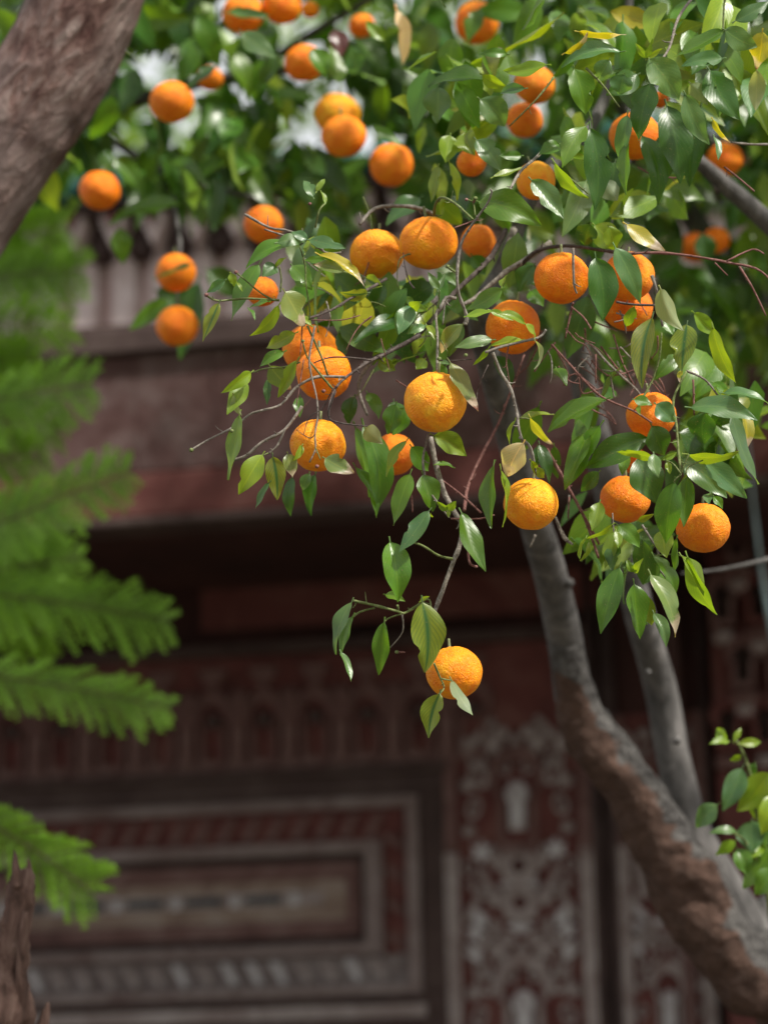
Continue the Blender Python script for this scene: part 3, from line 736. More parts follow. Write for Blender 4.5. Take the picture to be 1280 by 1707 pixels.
T(C6, [(405,640),(405,790)], 1.3, 1.1, 'twig_red', 3.4)
T(C6, [(495,540),(540,680),(600,800)], 1.5, 1.3, 'twig_red', 3.42)
T(C6, [(480,750),(500,870)], 1.4, 1.4, 'twig_grey', 3.4)
T(C6, [(320,760),(340,840),(440,810)], 1.3, 1.0, 'twig_red', 3.37)
T(C6, [(240,800),(300,740),(420,830)], 1.2, 1.0, 'twig_red', 3.39)
T(C6, [(430,600),(520,720),(560,760)], 1.8, 1.6, 'twig_red', 3.44)
T(C6, [(380,920),(460,960),(510,1000)], 1.2, 1.0, 'twig_red', 3.4)
T(C6, [(0,750),(60,700),(110,600),(130,520)], 1.3, 1.3, 'twig_red', 3.45)
T(C6, [(200,580),(140,660),(90,730)], 1.1, .8, 'twig_red', 3.4)
T(C6, [(510,375),(600,388),(720,392)], 2.0, 2.0, 'twig_dark', 3.28)
T(C6, [(690,240),(720,340),(745,500)], 2.6, 2.0, 'twig_grey', 3.33)
T(C6, [(865,725),(960,770),(1025,850)], 2.0, 1.6, 'twig_grey', 3.27)
T(C6, [(900,770),(905,950)], 1.8, 1.3, 'twig_red', 3.27)
T(C6, [(865,730),(800,870),(815,1000),(825,1130),(838,1250)], 1.8, 2.2, 'twig_green', 3.27, 3.2)
T(C6, [(740,530),(730,650),(700,760),(640,870)], 1.4, 1.8, 'twig_green', 3.33)
T(C6, [(860,1250),(880,1210),(950,1180)], 1.4, 1.2, 'twig_green', 3.19)
T(C6, [(838,1250),(800,1200),(760,1180)], 1.4, 1.2, 'twig_green', 3.19)
T(C6, [(838,1250),(860,1190),(880,1150)], 1.4, 1.2, 'twig_green', 3.19)
T(C6, [(838,1250),(800,1290)], 1.6, 1.4, 'twig_green', 3.19)
T(D1, [(590,575),(545,600)], 1.4, 1.2, 'twig_green', 3.24)
T(D1, [(640,350),(690,430),(722,490),(705,600)], 2.2, 1.6, 'twig_grey', 3.3)
T(D1, [(170,0),(260,150),(350,320),(420,520)], 2.6, 2.2, 'twig_red', 3.44)
T(D1, [(200,310),(240,400),(290,450)], 1.7, 1.4, 'twig_grey', 3.5)
T(D1, [(270,200),(265,322)], 1.6, 1.3, 'twig_grey', 3.46)
T(D1, [(695,510),(780,500),(850,510)], 1.4, 1.2, 'twig_green', 3.26)
T(D1, [(490,290),(500,440)], 1.2, 1.2, 'twig_grey', 3.25)
T(D1, [(700,545),(760,620),(800,700),(815,745)], 1.2, 1.6, 'twig_grey', 3.28)
T(C3, [(950,-20),(880,80),(842,210),(785,290)], 2.6, 2.0, 'twig_grey', 3.35, 3.25)
T(C3, [(330,340),(250,440),(130,560)], 1.8, 1.2, 'twig_green', 3.4)
T(C3, [(470,300),(540,370),(620,475)], 2.2, 1.4, 'twig_green', 3.25)
T(C3, [(700,740),(780,780),(900,790)], 1.3, 1.1, 'twig_red', 3.45)
T(C3, [(1085,740),(1150,790),(1220,850)], 1.6, 1.3, 'twig_red', 3.4)
T(C3, [(1110,630),(1200,640),(1280,640)], 1.8, 1.8, 'twig_grey', 3.4)
T(C3, [(320,720),(480,860)], 1.5, 1.2, 'twig_green', 3.3)
T(C3, [(1080,140),(1085,20),(1100,-40)], 1.6, 2.0, 'twig_green', 3.35)
T(C3, [(130,850),(180,760),(260,690),(300,640)], 2.2, 2.8, 'twig_grey', 3.25, 3.4)
T(C2, [(335,1010),(350,940),(375,905)], 1.6, 1.4, 'twig_green', 3.4)
T(C2, [(370,1110),(230,1030),(130,1010),(20,950)], 1.8, 2.2, 'twig_grey', 3.33)
# tangle of dead twigs right of centre
for i in range(34):
    x, y = rng.gauss(430, 130), rng.gauss(640, 110); a = rng.gauss(.75, .55); pts = []
    for q in range(rng.randint(3, 5)):
        pts.append((x, y)); a += rng.gauss(0, .35); l_ = rng.uniform(35, 75); x += l_ * math.cos(a); y += l_ * math.sin(a)
    T(C6, pts, rng.uniform(.8, 1.7), rng.uniform(.6, 1.0), rng.choice(('twig_red', 'twig_red', 'twig_grey')), rng.uniform(3.34, 3.52), None)
for i in range(26):
    x, y = rng.uniform(500, 860), rng.uniform(420, 640); a = rng.gauss(2.2, .8); pts = []
    for q in range(4):
        pts.append((x, y)); a += rng.gauss(0, .3); l_ = rng.uniform(12, 30); x += l_ * math.cos(a); y += l_ * math.sin(a)
    T((0, 0, 1), pts, rng.uniform(.8, 1.6), .7, rng.choice(('twig_dark', 'twig_green', 'twig_grey', 'twig_red')), rng.uniform(3.28, 3.5), None)
# leaf buds on twig ends
for c, x, y, r in ((C4, 60, 1185, 4), (C4, 298, 235, 3.5), (C4, 140, 357, 4), (C7, 592, 503, 3.5), (C7, 720, 50, 3), (C7, 780, 42, 4), (C4, 655, 603, 3), (C7, 535, 1130, 4), (C7, 715, 1105, 3.5), (C2, 310, 905, 3), (C5, 682, 1232, 3), (D2, 515, 600, 3.5), (C4, 275, 1083, 3.5), (C4, 730, 1272, 3.5), (C4, 765, 870, 3.5)):
    px, py = X(c, x, y)
    tpart('bud', [P(px - r*.5, py, 3.2, r*.4), P(px, py, 3.195, r), P(px + r*.6, py - 1, 3.2, r*.5)], M['twig_red' if rng.random() < .5 else 'twig_green'], tree, sides=7)

# ------------------------------------------------------------------ traced leaves: x, y of stalk end, x, y of tip, width, kind, dz
HERO = []
def LV(c, z, rows):
    for r in rows:
        bx, by = X(c, r[0], r[1]); tx, ty = X(c, r[2], r[3])
        HERO.append((bx, by, tx, ty, r[4] / c[2], r[5], z + (r[6] if len(r) > 6 else 0)))
LV(C4, 3.22, [(600,85,352,215,70,'g'),(520,78,668,72,72,'b',-.01),(690,62,885,108,72,'b'),(668,130,720,35,38,'l'),(512,200,440,258,88,'b'),(508,205,570,155,30,'l'),
 (745,142,985,312,62,'y',.02),(872,232,710,196,78,'e'),(270,240,290,312,45,'l'),(240,278,145,342,62,'b'),(303,290,333,340,20,'l'),(208,400,122,605,85,'m'),
 (420,195,275,495,110,'g',.10),(525,412,372,575,72,'l',.03),(470,392,365,430,34,'g'),(365,430,400,492,26,'g'),(560,340,660,525,158,'e',-.01),(600,200,705,330,100,'g',.08),
 (615,560,460,640,85,'l',.05),(555,660,425,742,66,'g'),(625,705,522,905,66,'l'),(480,735,592,862,110,'e',.04),(380,770,218,880,75,'l'),(352,820,250,995,92,'l',.01),
 (285,890,330,1000,36,'u',-.01),(315,1000,258,1345,92,'l',.01),(440,1210,312,1422,118,'l'),(495,1220,518,1452,110,'m',.03),(475,1360,402,1497,34,'b'),
 (575,1205,600,1332,88,'e'),(652,1160,598,1245,42,'l'),(775,1228,932,1308,108,'e',-.02),(990,1065,1082,1150,92,'u'),(980,1060,1040,1532,140,'g',.16),
 (600,1330,592,1540,60,'d',.2),(722,1315,700,1535,76,'d',.2),(690,1310,655,1400,60,'b',.16),(1235,412,1165,568,92,'b'),(1238,425,1290,392,60,'l'),(1282,520,1212,562,50,'b'),
 (470,805,465,945,50,'d',.12),(990,560,910,590,80,'b',.2),(640,900,640,1010,60,'g',.14),(860,560,1000,600,60,'g',.2),(1090,300,1020,430,100,'d',.26),(960,440,990,600,80,'d',.25),
 (850,560,870,700,70,'d',.2),(1060,700,1150,760,80,'l',.2),(1150,940,1110,1100,110,'g',.16),(930,900,900,1050,90,'d',.22),(1000,880,1060,1020,80,'g',.24),(680,60,590,20,60,'b'),
 (770,170,660,170,40,'g',.05),(1000,345,850,340,80,'m',.16),(700,520,620,470,40,'l',.05)])
LV(C5, 3.23, [(545,140,695,402,88,'e'),(970,432,1095,582,36,'y'),(935,572,850,752,148,'t',-.02),(775,692,765,1027,75,'g'),(815,712,822,1020,46,'l'),(430,935,272,1155,86,'b'),
 (225,1100,266,1422,178,'g',.01),(606,945,735,1258,98,'g'),(530,930,472,880,46,'l'),(530,930,576,880,46,'l'),(535,925,538,968,26,'l'),(332,735,243,1012,108,'g'),(400,740,450,940,148,'g',.02),
 (455,530,632,640,135,'l',.06),(310,560,205,752,56,'l',.01),(300,385,240,530,118,'g',.16),(1295,345,1062,512,108,'g',.08),(1285,510,1155,822,108,'g',.07),(1080,418,900,450,24,'l',.03),
 (975,665,1000,742,46,'l'),(1010,702,1047,757,46,'l'),(1285,1095,1236,1202,30,'l',.06),(40,700,150,970,66,'g',.16),(40,490,115,860,100,'g',.22),(1100,590,1120,760,70,'g',.2),
 (340,590,430,720,110,'g',.1),(890,450,870,600,30,'l',.06),(1010,590,1000,700,60,'d',.15),(560,700,455,690,30,'g',.1),(440,950,450,968,14,'l')])
LV(C7, 3.22, [(535,660,460,540,58,'b'),(530,662,582,555,52,'b'),(512,640,507,705,25,'l'),(345,765,255,968,108,'b'),(345,770,460,800,70,'l',.01),(440,905,320,962,58,'b'),(450,900,505,1000,46,'l',.02),
 (960,655,715,800,128,'g',.14),(720,842,900,805,50,'l'),(880,800,1042,872,58,'l'),(945,825,1120,900,50,'l',-.02),(1120,895,1190,1000,44,'l',-.02),(1185,1005,1180,1200,20,'u',-.02),
 (895,1000,642,1052,74,'b'),(1095,1000,880,1042,56,'l'),(870,1058,763,1172,46,'l'),(695,895,550,1090,125,'e',.10),(550,1150,615,1168,30,'b'),(700,900,600,1120,110,'g',.16),
 (440,1130,380,1200,90,'l',.2),(250,1140,120,1180,80,'l',.22),(360,760,300,700,50,'g',.2),(560,560,660,640,90,'b',.3),(380,600,470,640,90,'g',.3),(160,600,220,760,120,'b',.35),
 (40,580,150,640,120,'m',.2),(960,640,1000,560,40,'l',.1),(1100,470,1210,640,130,'d',.3),(760,430,850,560,110,'d',.35),(580,1180,480,1320,110,'g',.2),(230,1420,260,1640,150,'d',.2),
 (920,1110,1020,1330,130,'d',.25)])
LV(C6, 3.23, [(405,150,440,472,168,'d',-.02),(505,98,632,382,108,'b',-.01),(562,-20,757,115,74,'y'),(735,310,852,522,118,'u',-.02),(905,430,1020,540,86,'l'),(1000,505,1117,787,66,'l'),
 (692,455,640,815,128,'m',-.01),(868,490,842,728,140,'m',.03),(840,722,832,785,30,'y',.03),(825,650,700,772,80,'g',.12),(1055,838,1282,892,58,'b'),(890,912,1227,978,98,'b',.0),
 (1098,948,1232,1302,88,'b',.02),(1130,900,1160,1145,66,'y',.08),(960,938,955,1100,148,'d',.06),(870,1150,1132,1136,52,'l',-.03),(702,1168,510,1137,48,'l',-.03),(700,1148,726,1268,66,'b',-.04),
 (755,1175,817,1140,36,'l',-.04),(770,1190,782,1252,40,'l',-.03),(712,895,805,985,112,'b',-.03),(600,872,692,900,60,'g',.0),(622,900,632,950,26,'l',.0),(452,870,163,1037,92,'g',.06),
 (425,1005,253,1328,96,'g',.06),(668,1065,335,1225,165,'d',.05),(690,1005,750,1155,140,'d',.04),(620,1170,715,1400,178,'d',.03),(848,1170,1072,1372,146,'b',.01),(955,1180,1172,1374,118,'b',-.03),
 (205,712,258,802,78,'g',.02),(762,450,800,545,70,'g',.14),(90,190,15,330,118,'d',.2),(70,320,140,400,90,'g',.25),(1000,785,1085,862,46,'g',.05),(1040,860,1130,830,40,'l',.03),
 (470,-10,490,110,100,'l',.1),(380,-20,350,90,120,'d',.15),(600,400,560,500,60,'l',.06),(560,1160,540,1260,60,'g',.08),(420,1240,330,1340,80,'d',.1),(120,1100,170,1300,80,'d',.12)])
LV(D1, 3.22, [(805,135,762,447,140,'g',-.02),(872,105,852,362,100,'g',.01),(620,330,700,295,44,'l',.1),(425,235,385,382,82,'l',.05),(490,348,350,420,30,'l'),(355,415,325,532,26,'l'),
 (500,385,450,580,84,'l',.02),(508,380,520,470,40,'l'),(518,352,628,466,88,'g',.04),(525,570,430,905,116,'g'),(505,445,492,590,88,'d',.02),(600,650,628,932,142,'g',.0),(640,700,690,862,90,'l',.03),
 (700,800,762,977,80,'b',.0),(685,605,808,922,108,'e',-.02),(645,430,645,655,110,'d',.08),(605,590,562,525,40,'l',-.02),(605,590,647,520,40,'l',-.02),(605,575,610,592,30,'g',-.02),
 (700,510,800,740,58,'g',.02),(840,508,952,712,58,'l',.0),(870,515,1022,808,64,'l',-.01),(815,420,800,605,40,'g',.02),(745,380,765,520,100,'l',.05),(1005,205,1050,270,56,'g',.03),
 (985,190,980,250,50,'b',.02),(720,520,720,660,60,'d',.05),(600,780,670,860,70,'g',.06)])
LV(D2, 3.22, [(275,333,190,612,86,'b'),(282,408,218,620,50,'g'),(218,600,272,757,44,'b'),(448,440,420,722,92,'g'),(652,333,665,708,185,'m',-.03),(455,292,562,330,54,'g',.03),(745,822,688,1058,128,'m',-.02),(808,750,922,937,48,'u',-.03),(640,330,692,302,26,'l')])
LV(C3, 3.27, [(-5,895,273,1002,150,'g',-.02),(230,800,372,972,108,'b',-.02),(752,258,885,443,150,'b',-.03),(375,235,480,140,40,'y'),(440,140,650,150,42,'y'),(455,140,492,200,56,'b'),
 (622,228,360,300,66,'b',-.01),(420,305,468,512,130,'g',.05),(575,265,520,360,90,'b',.08),(740,258,690,188,28,'l',-.04),(740,258,768,170,28,'l',-.04),(745,255,712,210,26,'l',-.04),(750,255,815,212,28,'l',-.04),
 (1082,135,862,252,80,'g'),(1090,130,1232,205,100,'b'),(1135,90,1285,5,72,'b',.05),(1255,140,1230,305,110,'y',.06),(1078,258,895,292,80,'b',.04),(760,370,705,625,130,'d'),(655,510,620,730,88,'b',.0),
 (915,420,1020,642,96,'b'),(935,370,1012,465,76,'u',.05),(1020,310,1155,532,140,'d',.06),(1050,390,1060,520,60,'b',.05),(830,470,890,815,150,'d',.10),(720,600,790,910,110,'d',.12),(655,630,650,865,56,'g'),
 (490,570,510,930,130,'d',.08),(470,560,365,745,96,'g',.04),(330,720,482,880,56,'l',-.01),(1035,530,1112,632,36,'y',.02),(1040,605,1057,712,28,'b'),(1120,290,1280,600,120,'l',.2),(1230,310,1225,490,78,'u',.1),
 (350,640,258,690,80,'g',.08),(185,690,85,690,50,'g',.1),(295,285,103,312,58,'l',.05),(200,392,90,415,58,'b',.02),(0,440,110,560,128,'b',.1),(120,238,-5,240,46,'g',.1),(10,330,120,385,66,'l',.1),
 (60,785,187,742,36,'l',-.04),(510,1000,612,1110,118,'l',.12),(600,720,560,900,110,'d',.15),(980,480,930,830,130,'d',.2),(1190,160,1260,420,120,'l',.2),(700,330,560,420,110,'d',.14),(640,330,620,420,110,'b',.08),
 (870,560,800,880,120,'d',.2),(540,800,610,890,100,'u',.12),(1000,250,940,330,90,'d',.1)])
LV(C2, 3.5, [(882,385,875,547,128,'b',.0),(1000,400,1170,560,128,'b',.02),(1155,500,828,695,106,'l',.03),(935,600,912,722,96,'l',-.02),(1000,590,1045,690,118,'l',-.02),(945,165,930,372,108,'g',.3),
 (1182,245,1000,300,66,'l',.05),(1005,320,1200,405,76,'l',.1),(872,362,720,300,66,'g',.3),(695,40,722,285,60,'w',.5),(10,140,165,255,98,'b',.5),(325,875,283,800,52,'b',-.25),(340,850,378,793,26,'l',-.25),
 (360,850,378,910,18,'l',-.25),(420,130,442,265,84,'n',.7),(590,560,722,645,58,'g',.5),(800,880,650,1000,108,'b',.2),(870,890,985,1000,104,'l',.15),(880,740,850,900,50,'l',-.05),(930,720,965,890,40,'l',-.05),
 (1050,620,1160,760,100,'b',-.1),(820,560,795,680,50,'l',.4),(440,370,400,200,90,'g',.6),(520,310,490,200,90,'b',.6),(90,370,180,230,80,'d',.7),(640,180,560,90,60,'l',.5)])
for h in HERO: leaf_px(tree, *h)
# sprays of leaves hiding between the traced ones are scattered below

# ------------------------------------------------------------------ scattered foliage
HOLES = [(240,110,24),(205,235,30),(300,235,24),(480,225,24),(265,100,20),(410,165,18),(700,8,40),(765,15,30),(100,470,110),(230,470,110),(345,480,45),(715,810,40),(1200,330,10),
         (640,330,30)]
def clear(px, py, pad=0):
    return all((px - x) ** 2 + (py - y) ** 2 > (r + pad) ** 2 for x, y, r in HOLES)
def edge(px, table):
    for (x0, y0), (x1, y1) in zip(table, table[1:]):
        if x0 <= px <= x1: return y0 + (y1 - y0) * (px - x0) / (x1 - x0)
    return -9999
REAR_EDGE = [(-60, 190), (60, 230), (150, 330), (300, 350), (420, 430), (520, 420), (700, 440), (800, 560), (900, 590), (1040, 600), (1150, 640), (1290, 660), (1450, 700), (2100, 640)]
def pick(rg, opts):
    x = rg.random() * sum(o[1] for o in opts)
    for k, p in opts:
        x -= p
        if x <= 0: return k
    return opts[-1][0]
def scatter(parent, n, sample, zr, lr, kinds, n_parts, seed, avoid=None):
    rg = random.Random(seed); items = []
    tries = 0
    while len(items) < n and tries < n * 40:
        tries += 1
        px, py = sample(rg); z = rg.uniform(*zr)
        L = rg.uniform(*lr); lp = L * F / z
        if avoid and not avoid(px, py, lp): continue
        items.append((L / z, px, py, z, L, rg.random()))
    items.sort(key=lambda t: -t[0] - (.5 if 0 < t[1] < 1280 and 0 < t[2] < 1707 else 0))
    V, Fa, UV, CO = [], [], [], []
    for i, (s, px, py, z, L, rr) in enumerate(items):
        p = at(px, py, z)
        ax = Vector((rg.gauss(0, .55), rg.gauss(0, .55), rg.gauss(-.75, .45))).normalized()
        p = p - ax * (L * .5)
        nr = Vector((rg.gauss(.1, .6), rg.gauss(-.85, .5), rg.gauss(.5, .5)))
        if abs(nr.normalized().dot(ax)) > .95: nr = nr + Vector((.5, .1, 0))
        k = pick(rg, kinds); col, mk = KIND[k]; col = jitcol(col, rg, .3)
        big = i < n_parts
        v, f, u = leaf_geo(p, ax, nr, L, L * rg.uniform(.36, .52), rg.uniform(.1, .6), rg.uniform(-.02, .14), rg, nl=9 if big else 6, nw=2 if big else 1, petiole=.1 if big else 0)
        if big:
            o = ob('leaf', mesh('leaf', v, f, LM[mk], uvs=u), parent); o.matrix_parent_inverse = Matrix.Translation(-parent.location); o.color = col + (1,)
        else:
            b = len(V); V += v; Fa += [tuple(b + q for q in t) for t in f]; UV += u; CO += [col + (rr,)] * len(v)
    if V:
        o = ob('leaf_mass', mesh('leaf_mass', V, Fa, LM['mass'], uvs=UV, cols=CO), parent); o.matrix_parent_inverse = Matrix.Translation(-parent.location)
        tag(o, kind='stuff')
ORANGES = [
 # px, py, r, z, tint (fruit colour with sun and shade painted in), label
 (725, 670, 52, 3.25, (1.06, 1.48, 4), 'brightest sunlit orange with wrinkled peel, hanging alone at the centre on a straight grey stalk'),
 (714, 404, 49, 3.46, (1, 1.12, 1.2), 'larger, right orange of the smooth touching pair just above centre'),
 (628, 423, 45, 3.52, (1, 1.22, 1.4), 'left orange of the smooth touching pair, under an arching grey twig'),
 (797, 402, 30, 3.66, (.96, .85, .8), 'small orange just right of the touching pair, crossed by a pale twig'),
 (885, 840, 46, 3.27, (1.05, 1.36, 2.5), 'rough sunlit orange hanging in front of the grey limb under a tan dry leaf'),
 (757, 1122, 47, 3.27, (1, 1.18, 1.2), 'lowest orange, hanging alone with two small leaves across its lower edge'),
 (1172, 880, 44, 3.32, (1, .98, 1), 'lower orange at right, clear of the leaves, before the stacked carved niches'),
 (1042, 832, 42, 3.36, (1, .92, .9), 'orange tucked under dark leaves, left neighbour of the low right-hand one'),
 (1056, 768, 24, 3.44, (.9, .7, .6), 'mostly hidden red-orange fruit just above the orange tucked under dark leaves'),
 (1085, 692, 42, 3.38, (1, .92, .9), 'orange behind a pale folded leaf at the end of dead red twigs'),
 (530, 742, 47, 3.30, (1.03, 1.22, 1.5), 'sunlit orange at the low left of the spray behind thin dangling twigs'),
 (540, 622, 47, 3.38, (1, .94, .9), 'orange crossed by black twigs, left of centre'),
 (517, 582, 46, 3.50, (1, .96, .9), 'orange half hidden behind the one crossed by black twigs'),
 (657, 757, 36, 3.50, (.98, .86, .8), 'orange hidden by green leaves below left of the brightest one'),
 (437, 486, 27, 3.46, (.95, .8, .7), 'deep red-orange fruit peeping through the leafy tip of the left spray'),
 (855, 545, 46, 3.42, (1, .96, .9), 'orange right of centre with thin curling leaves across it'),
 (936, 463, 45, 3.38, (1, .92, .9), 'orange with a dead twig hanging before it, left of a big dark leaf'),
 (1048, 460, 43, 3.40, (1, 1, 1), 'upper orange of a stacked pair, with a pale leaf lying across it'),
 (1046, 512, 43, 3.46, (1, .9, .85), 'lower orange of a stacked pair right of a big dark leaf'),
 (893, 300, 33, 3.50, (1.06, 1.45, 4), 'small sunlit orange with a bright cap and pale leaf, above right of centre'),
 (786, 270, 25, 3.62, (1, .9, .85), 'small orange peeping from behind curled yellow-green leaves'),
 (891, 141, 34, 3.95, (1, .98, .95), 'upper orange of two under a curved leaf, top right of centre'),
 (874, 200, 31, 4.0, (1, .95, .9), 'lower orange of two under a curved leaf, top right of centre'),
 (1058, 226, 43, 3.62, (1, .9, .85), 'orange behind two blue-green hanging leaves near the top right corner'),
 (1101, 165, 15, 3.75, (.95, .8, .7), 'sliver of orange between the dark leaves at top right'),
 (1208, 265, 30, 4.5, (1, .84, .75), 'blurred orange near the right edge behind the thick brown limb'),
 (1158, 412, 27, 4.7, (.95, .76, .65), 'blurred left fruit of the pair above the pinkish bare twig'),
 (1194, 400, 23, 4.6, (1, .8, .7), 'blurred right fruit of the pair above the pinkish bare twig'),
 (795, 37, 36, 4.3, (1, .92, .85), 'blurred orange cut by leaves at the top edge, right of the withered white leaf'),
 (603, 42, 22, 4.5, (.95, .86, .8), 'small blurred orange at the top beside a dark withered leaf'),
 (507, 104, 33, 4.35, (1, .92, .88), 'blurred orange with a notch of leaves, above the overlapping pair'),
 (470, 8, 33, 4.4, (1, .94, .9), 'right one of two blurred oranges cut by the top edge'),
 (405, 22, 35, 4.4, (1, .94, .9), 'left one of two blurred oranges cut by the top edge'),
 (517, 15, 15, 4.5, (1.05, 1.2, 1.1), 'yellowish sliver of orange at the top edge'),
 (573, 226, 37, 4.2, (1, .97, .9), 'front orange of the blurred overlapping pair, upper left of centre'),
 (562, 190, 38, 4.45, (.96, 1.35, 2), 'rear orange of the blurred overlapping pair, yellow-green on top'),
 (652, 274, 37, 4.2, (1, .92, .85), 'single round blurred orange right of the overlapping pair'),
 (286, 169, 37, 4.3, (1, .96, .9), 'blurred orange near the big leaning trunk with a pinkish dent'),
 (350, 130, 22, 4.6, (.98, .86, .8), 'blurred orange mostly behind leaves, right of the dented one'),
 (166, 317, 35, 4.45, (1, .84, .75), 'blurred orange farthest left, under the leaning trunk'),
 (439, 374, 33, 4.3, (1, .84, .75), 'blurred orange behind the twig tip, left of the touching pair'),
 (293, 454, 34, 4.35, (1, .94, .88), 'upper blurred orange of two hanging one above the other at left'),
 (295, 543, 36, 4.35, (1, .9, .84), 'lower blurred orange of two hanging one above the other at left'),
]
def off_oranges(px, py, lp):
    return all((px - x) ** 2 + (py - y) ** 2 > (r + lp * .34) ** 2 for x, y, r, *_ in ORANGES)
# front tree: between the traced leaves, a little behind them
SPOTS = [(760, 400, 110, 90), (900, 250, 130, 120), (1060, 130, 160, 110), (1200, 120, 90, 120), (640, 540, 130, 60), (560, 470, 90, 60), (700, 690, 50, 60), (1010, 330, 140, 110), (1100, 720, 110, 90), (1050, 880, 80, 70), (820, 120, 140, 100), (960, 480, 70, 60), (1180, 700, 60, 60)]
def s_front(rg):
    s = rg.choice(SPOTS); return rg.gauss(s[0], s[2] * .6), rg.gauss(s[1], s[3] * .6)
scatter(tree, 330, s_front, (3.40, 3.85), (.055, .095), [('d', 3), ('g', 6), ('l', 3.2), ('b', 1), ('m', 1), ('y', .15)], 25, 11, lambda px, py, lp: off_oranges(px, py, lp) and not (py > 560 and px < 520))
# canopy of the front tree above and right of the frame
def s_top(rg): return rg.uniform(650, 1750), rg.uniform(-420, -30)
scatter(tree, 520, s_top, (3.3, 4.6), (.05, .09), [('d', 5), ('g', 5), ('l', 2)], 0, 12)
# rear tree mass
def s_rear(rg):
    while True:
        px = rg.uniform(-50, 2000); py = rg.uniform(-260, 690)
        if py < edge(px, REAR_EDGE) + rg.gauss(-25, 28): return px, py
scatter(rear, 4400, s_rear, (4.45, 5.9), (.065, .11), [('d', 4), ('g', 7), ('l', 3), ('b', 1)], 200, 13, lambda px, py, lp: clear(px, py, lp * .22) and off_oranges(px, py, lp * .8))
def s_rr(rg):
    while True:
        px = rg.uniform(680, 1500); py = rg.uniform(-200, 640)
        if py < edge(px, REAR_EDGE) - 40: return px, py
scatter(rear, 900, s_rr, (4.6, 6.1), (.07, .11), [('d', 7), ('g', 4), ('l', 1)], 0, 14, lambda px, py, lp: off_oranges(px, py, lp * .5))
def s_left(rg):
    while True:
        px = rg.uniform(60, 760); py = rg.uniform(-120, 360)
        if py < edge(px, REAR_EDGE) + rg.gauss(8, 30): return px, py
scatter(rear, 900, s_left, (4.6, 5.7), (.075, .12), [('d', 5), ('g', 6), ('l', 2)], 0, 15, lambda px, py, lp: clear(px, py, lp * .15) and off_oranges(px, py, lp * .8))
# leaf sprays round the left blurred oranges
for row in [(330,470,300,600,46,'d',4.5),(280,500,215,550,34,'g',4.5),(262,485,340,520,60,'d',4.55),(345,450,400,500,44,'d',4.5),(190,260,240,330,40,'g',4.5),(300,340,180,375,30,'g',4.5),(200,380,205,440,34,'g',4.5),
            (320,440,255,465,12,'d',4.28),(330,60,300,140,40,'g',4.6),(380,200,360,290,60,'l',5.0),(400,250,440,310,60,'g',5.0),(420,290,380,330,60,'l',5.1),(395,220,450,260,60,'g',5.1),(345,260,330,330,60,'g',5.1),(360,110,310,150,16,'d',4.25),
            (1170,390,1178,440,40,'d',4.4),(880,20,790,20,40,'g',4.1),(800,15,780,70,30,'g',4.1),(520,80,545,130,36,'g',4.1),(380,20,450,25,18,'g',4.2)]:
    leaf_px(rear, *row)
# rear limbs
for pts in ([P(-300, 700, 5.8, 40), P(-60, 330, 5.5, 20), P(140, 200, 5.2, 14), P(420, 120, 5.0, 9), P(620, 140, 4.8, 6), P(720, 260, 4.7, 4)],
            [P(420, 120, 5.0, 8), P(560, 30, 4.8, 6), P(760, -80, 4.7, 4)], [P(140, 200, 5.2, 9), P(280, 290, 4.8, 6), P(430, 330, 4.6, 4)],
            [P(1500, 760, 5.4, 36), P(1230, 470, 5.2, 24), P(1080, 240, 5.0, 14), P(960, 60, 4.9, 8), P(900, -150, 4.9, 5)],
            [P(280, 290, 4.8, 4), P(300, 400, 4.5, 3), P(294, 510, 4.4, 2)]):
    tpart('limb', pts, M['bark_grey'], rear, sides=9, rough=.05)
rt = rear_loc
tpart('trunk', [(Vector((rt.x, rt.y, -.05)), .10), (Vector((rt.x + .05, rt.y, 1.0)), .085), P(-300, 700, 5.8, 52)], M['bark_grey'], rear, sides=14, rough=.08)

# ------------------------------------------------------------------ oranges
def orange_mesh(seed, nu, nvv):
    V, Fa = [], []
    off = Vector((seed * 5.1, seed * 2.3, 0))
    for i in range(nvv + 1):
        th = PI * i / nvv
        for j in range(nu):
            ph = 2 * PI * j / nu
            d = Vector((math.sin(th) * math.cos(ph), math.sin(th) * math.sin(ph), math.cos(th)))
            r = 1 + .028 * noise.noise(d * 1.6 + off) + .012 * noise.noise(d * 4.5 + off) + .0065 * noise.noise(d * 12 + off)
            r -= .09 * math.exp(-(th / .20) ** 2) + .05 * math.exp(-((PI - th) / .12) ** 2)
            r += .012 * math.cos(9 * ph) * math.exp(-((th - .32) / .22) ** 2)
            v = d * r; v.z *= .955
            V.append(v)
    for i in range(nvv):
        for j in range(nu):
            j2 = (j + 1) % nu
            Fa.append((i*nu + j, (i+1)*nu + j, (i+1)*nu + j2, i*nu + j2))
    return mesh('orange', V, Fa, M['peel'])
omesh = [orange_mesh(s, 72, 48) for s in range(6)]
V, Fa = tube_geo([(Vector((0, 0, .80)), .07), (Vector((.01, .01, 1.05)), .055), (Vector((.03, 0, 1.32)), .05)], sides=7, sub=3)
b = len(V)
for k in range(10):
    rr = .19 if k % 2 == 0 else .10
    V.append(Vector((rr * math.cos(k * PI / 5), rr * math.sin(k * PI / 5), .885 if k % 2 == 0 else .90)))
V.append(Vector((0, 0, .93)))
for k in range(10): Fa.append((b + k, b + (k + 1) % 10, b + 10))
cal = mesh('stalk', V, Fa, M['calyx'])
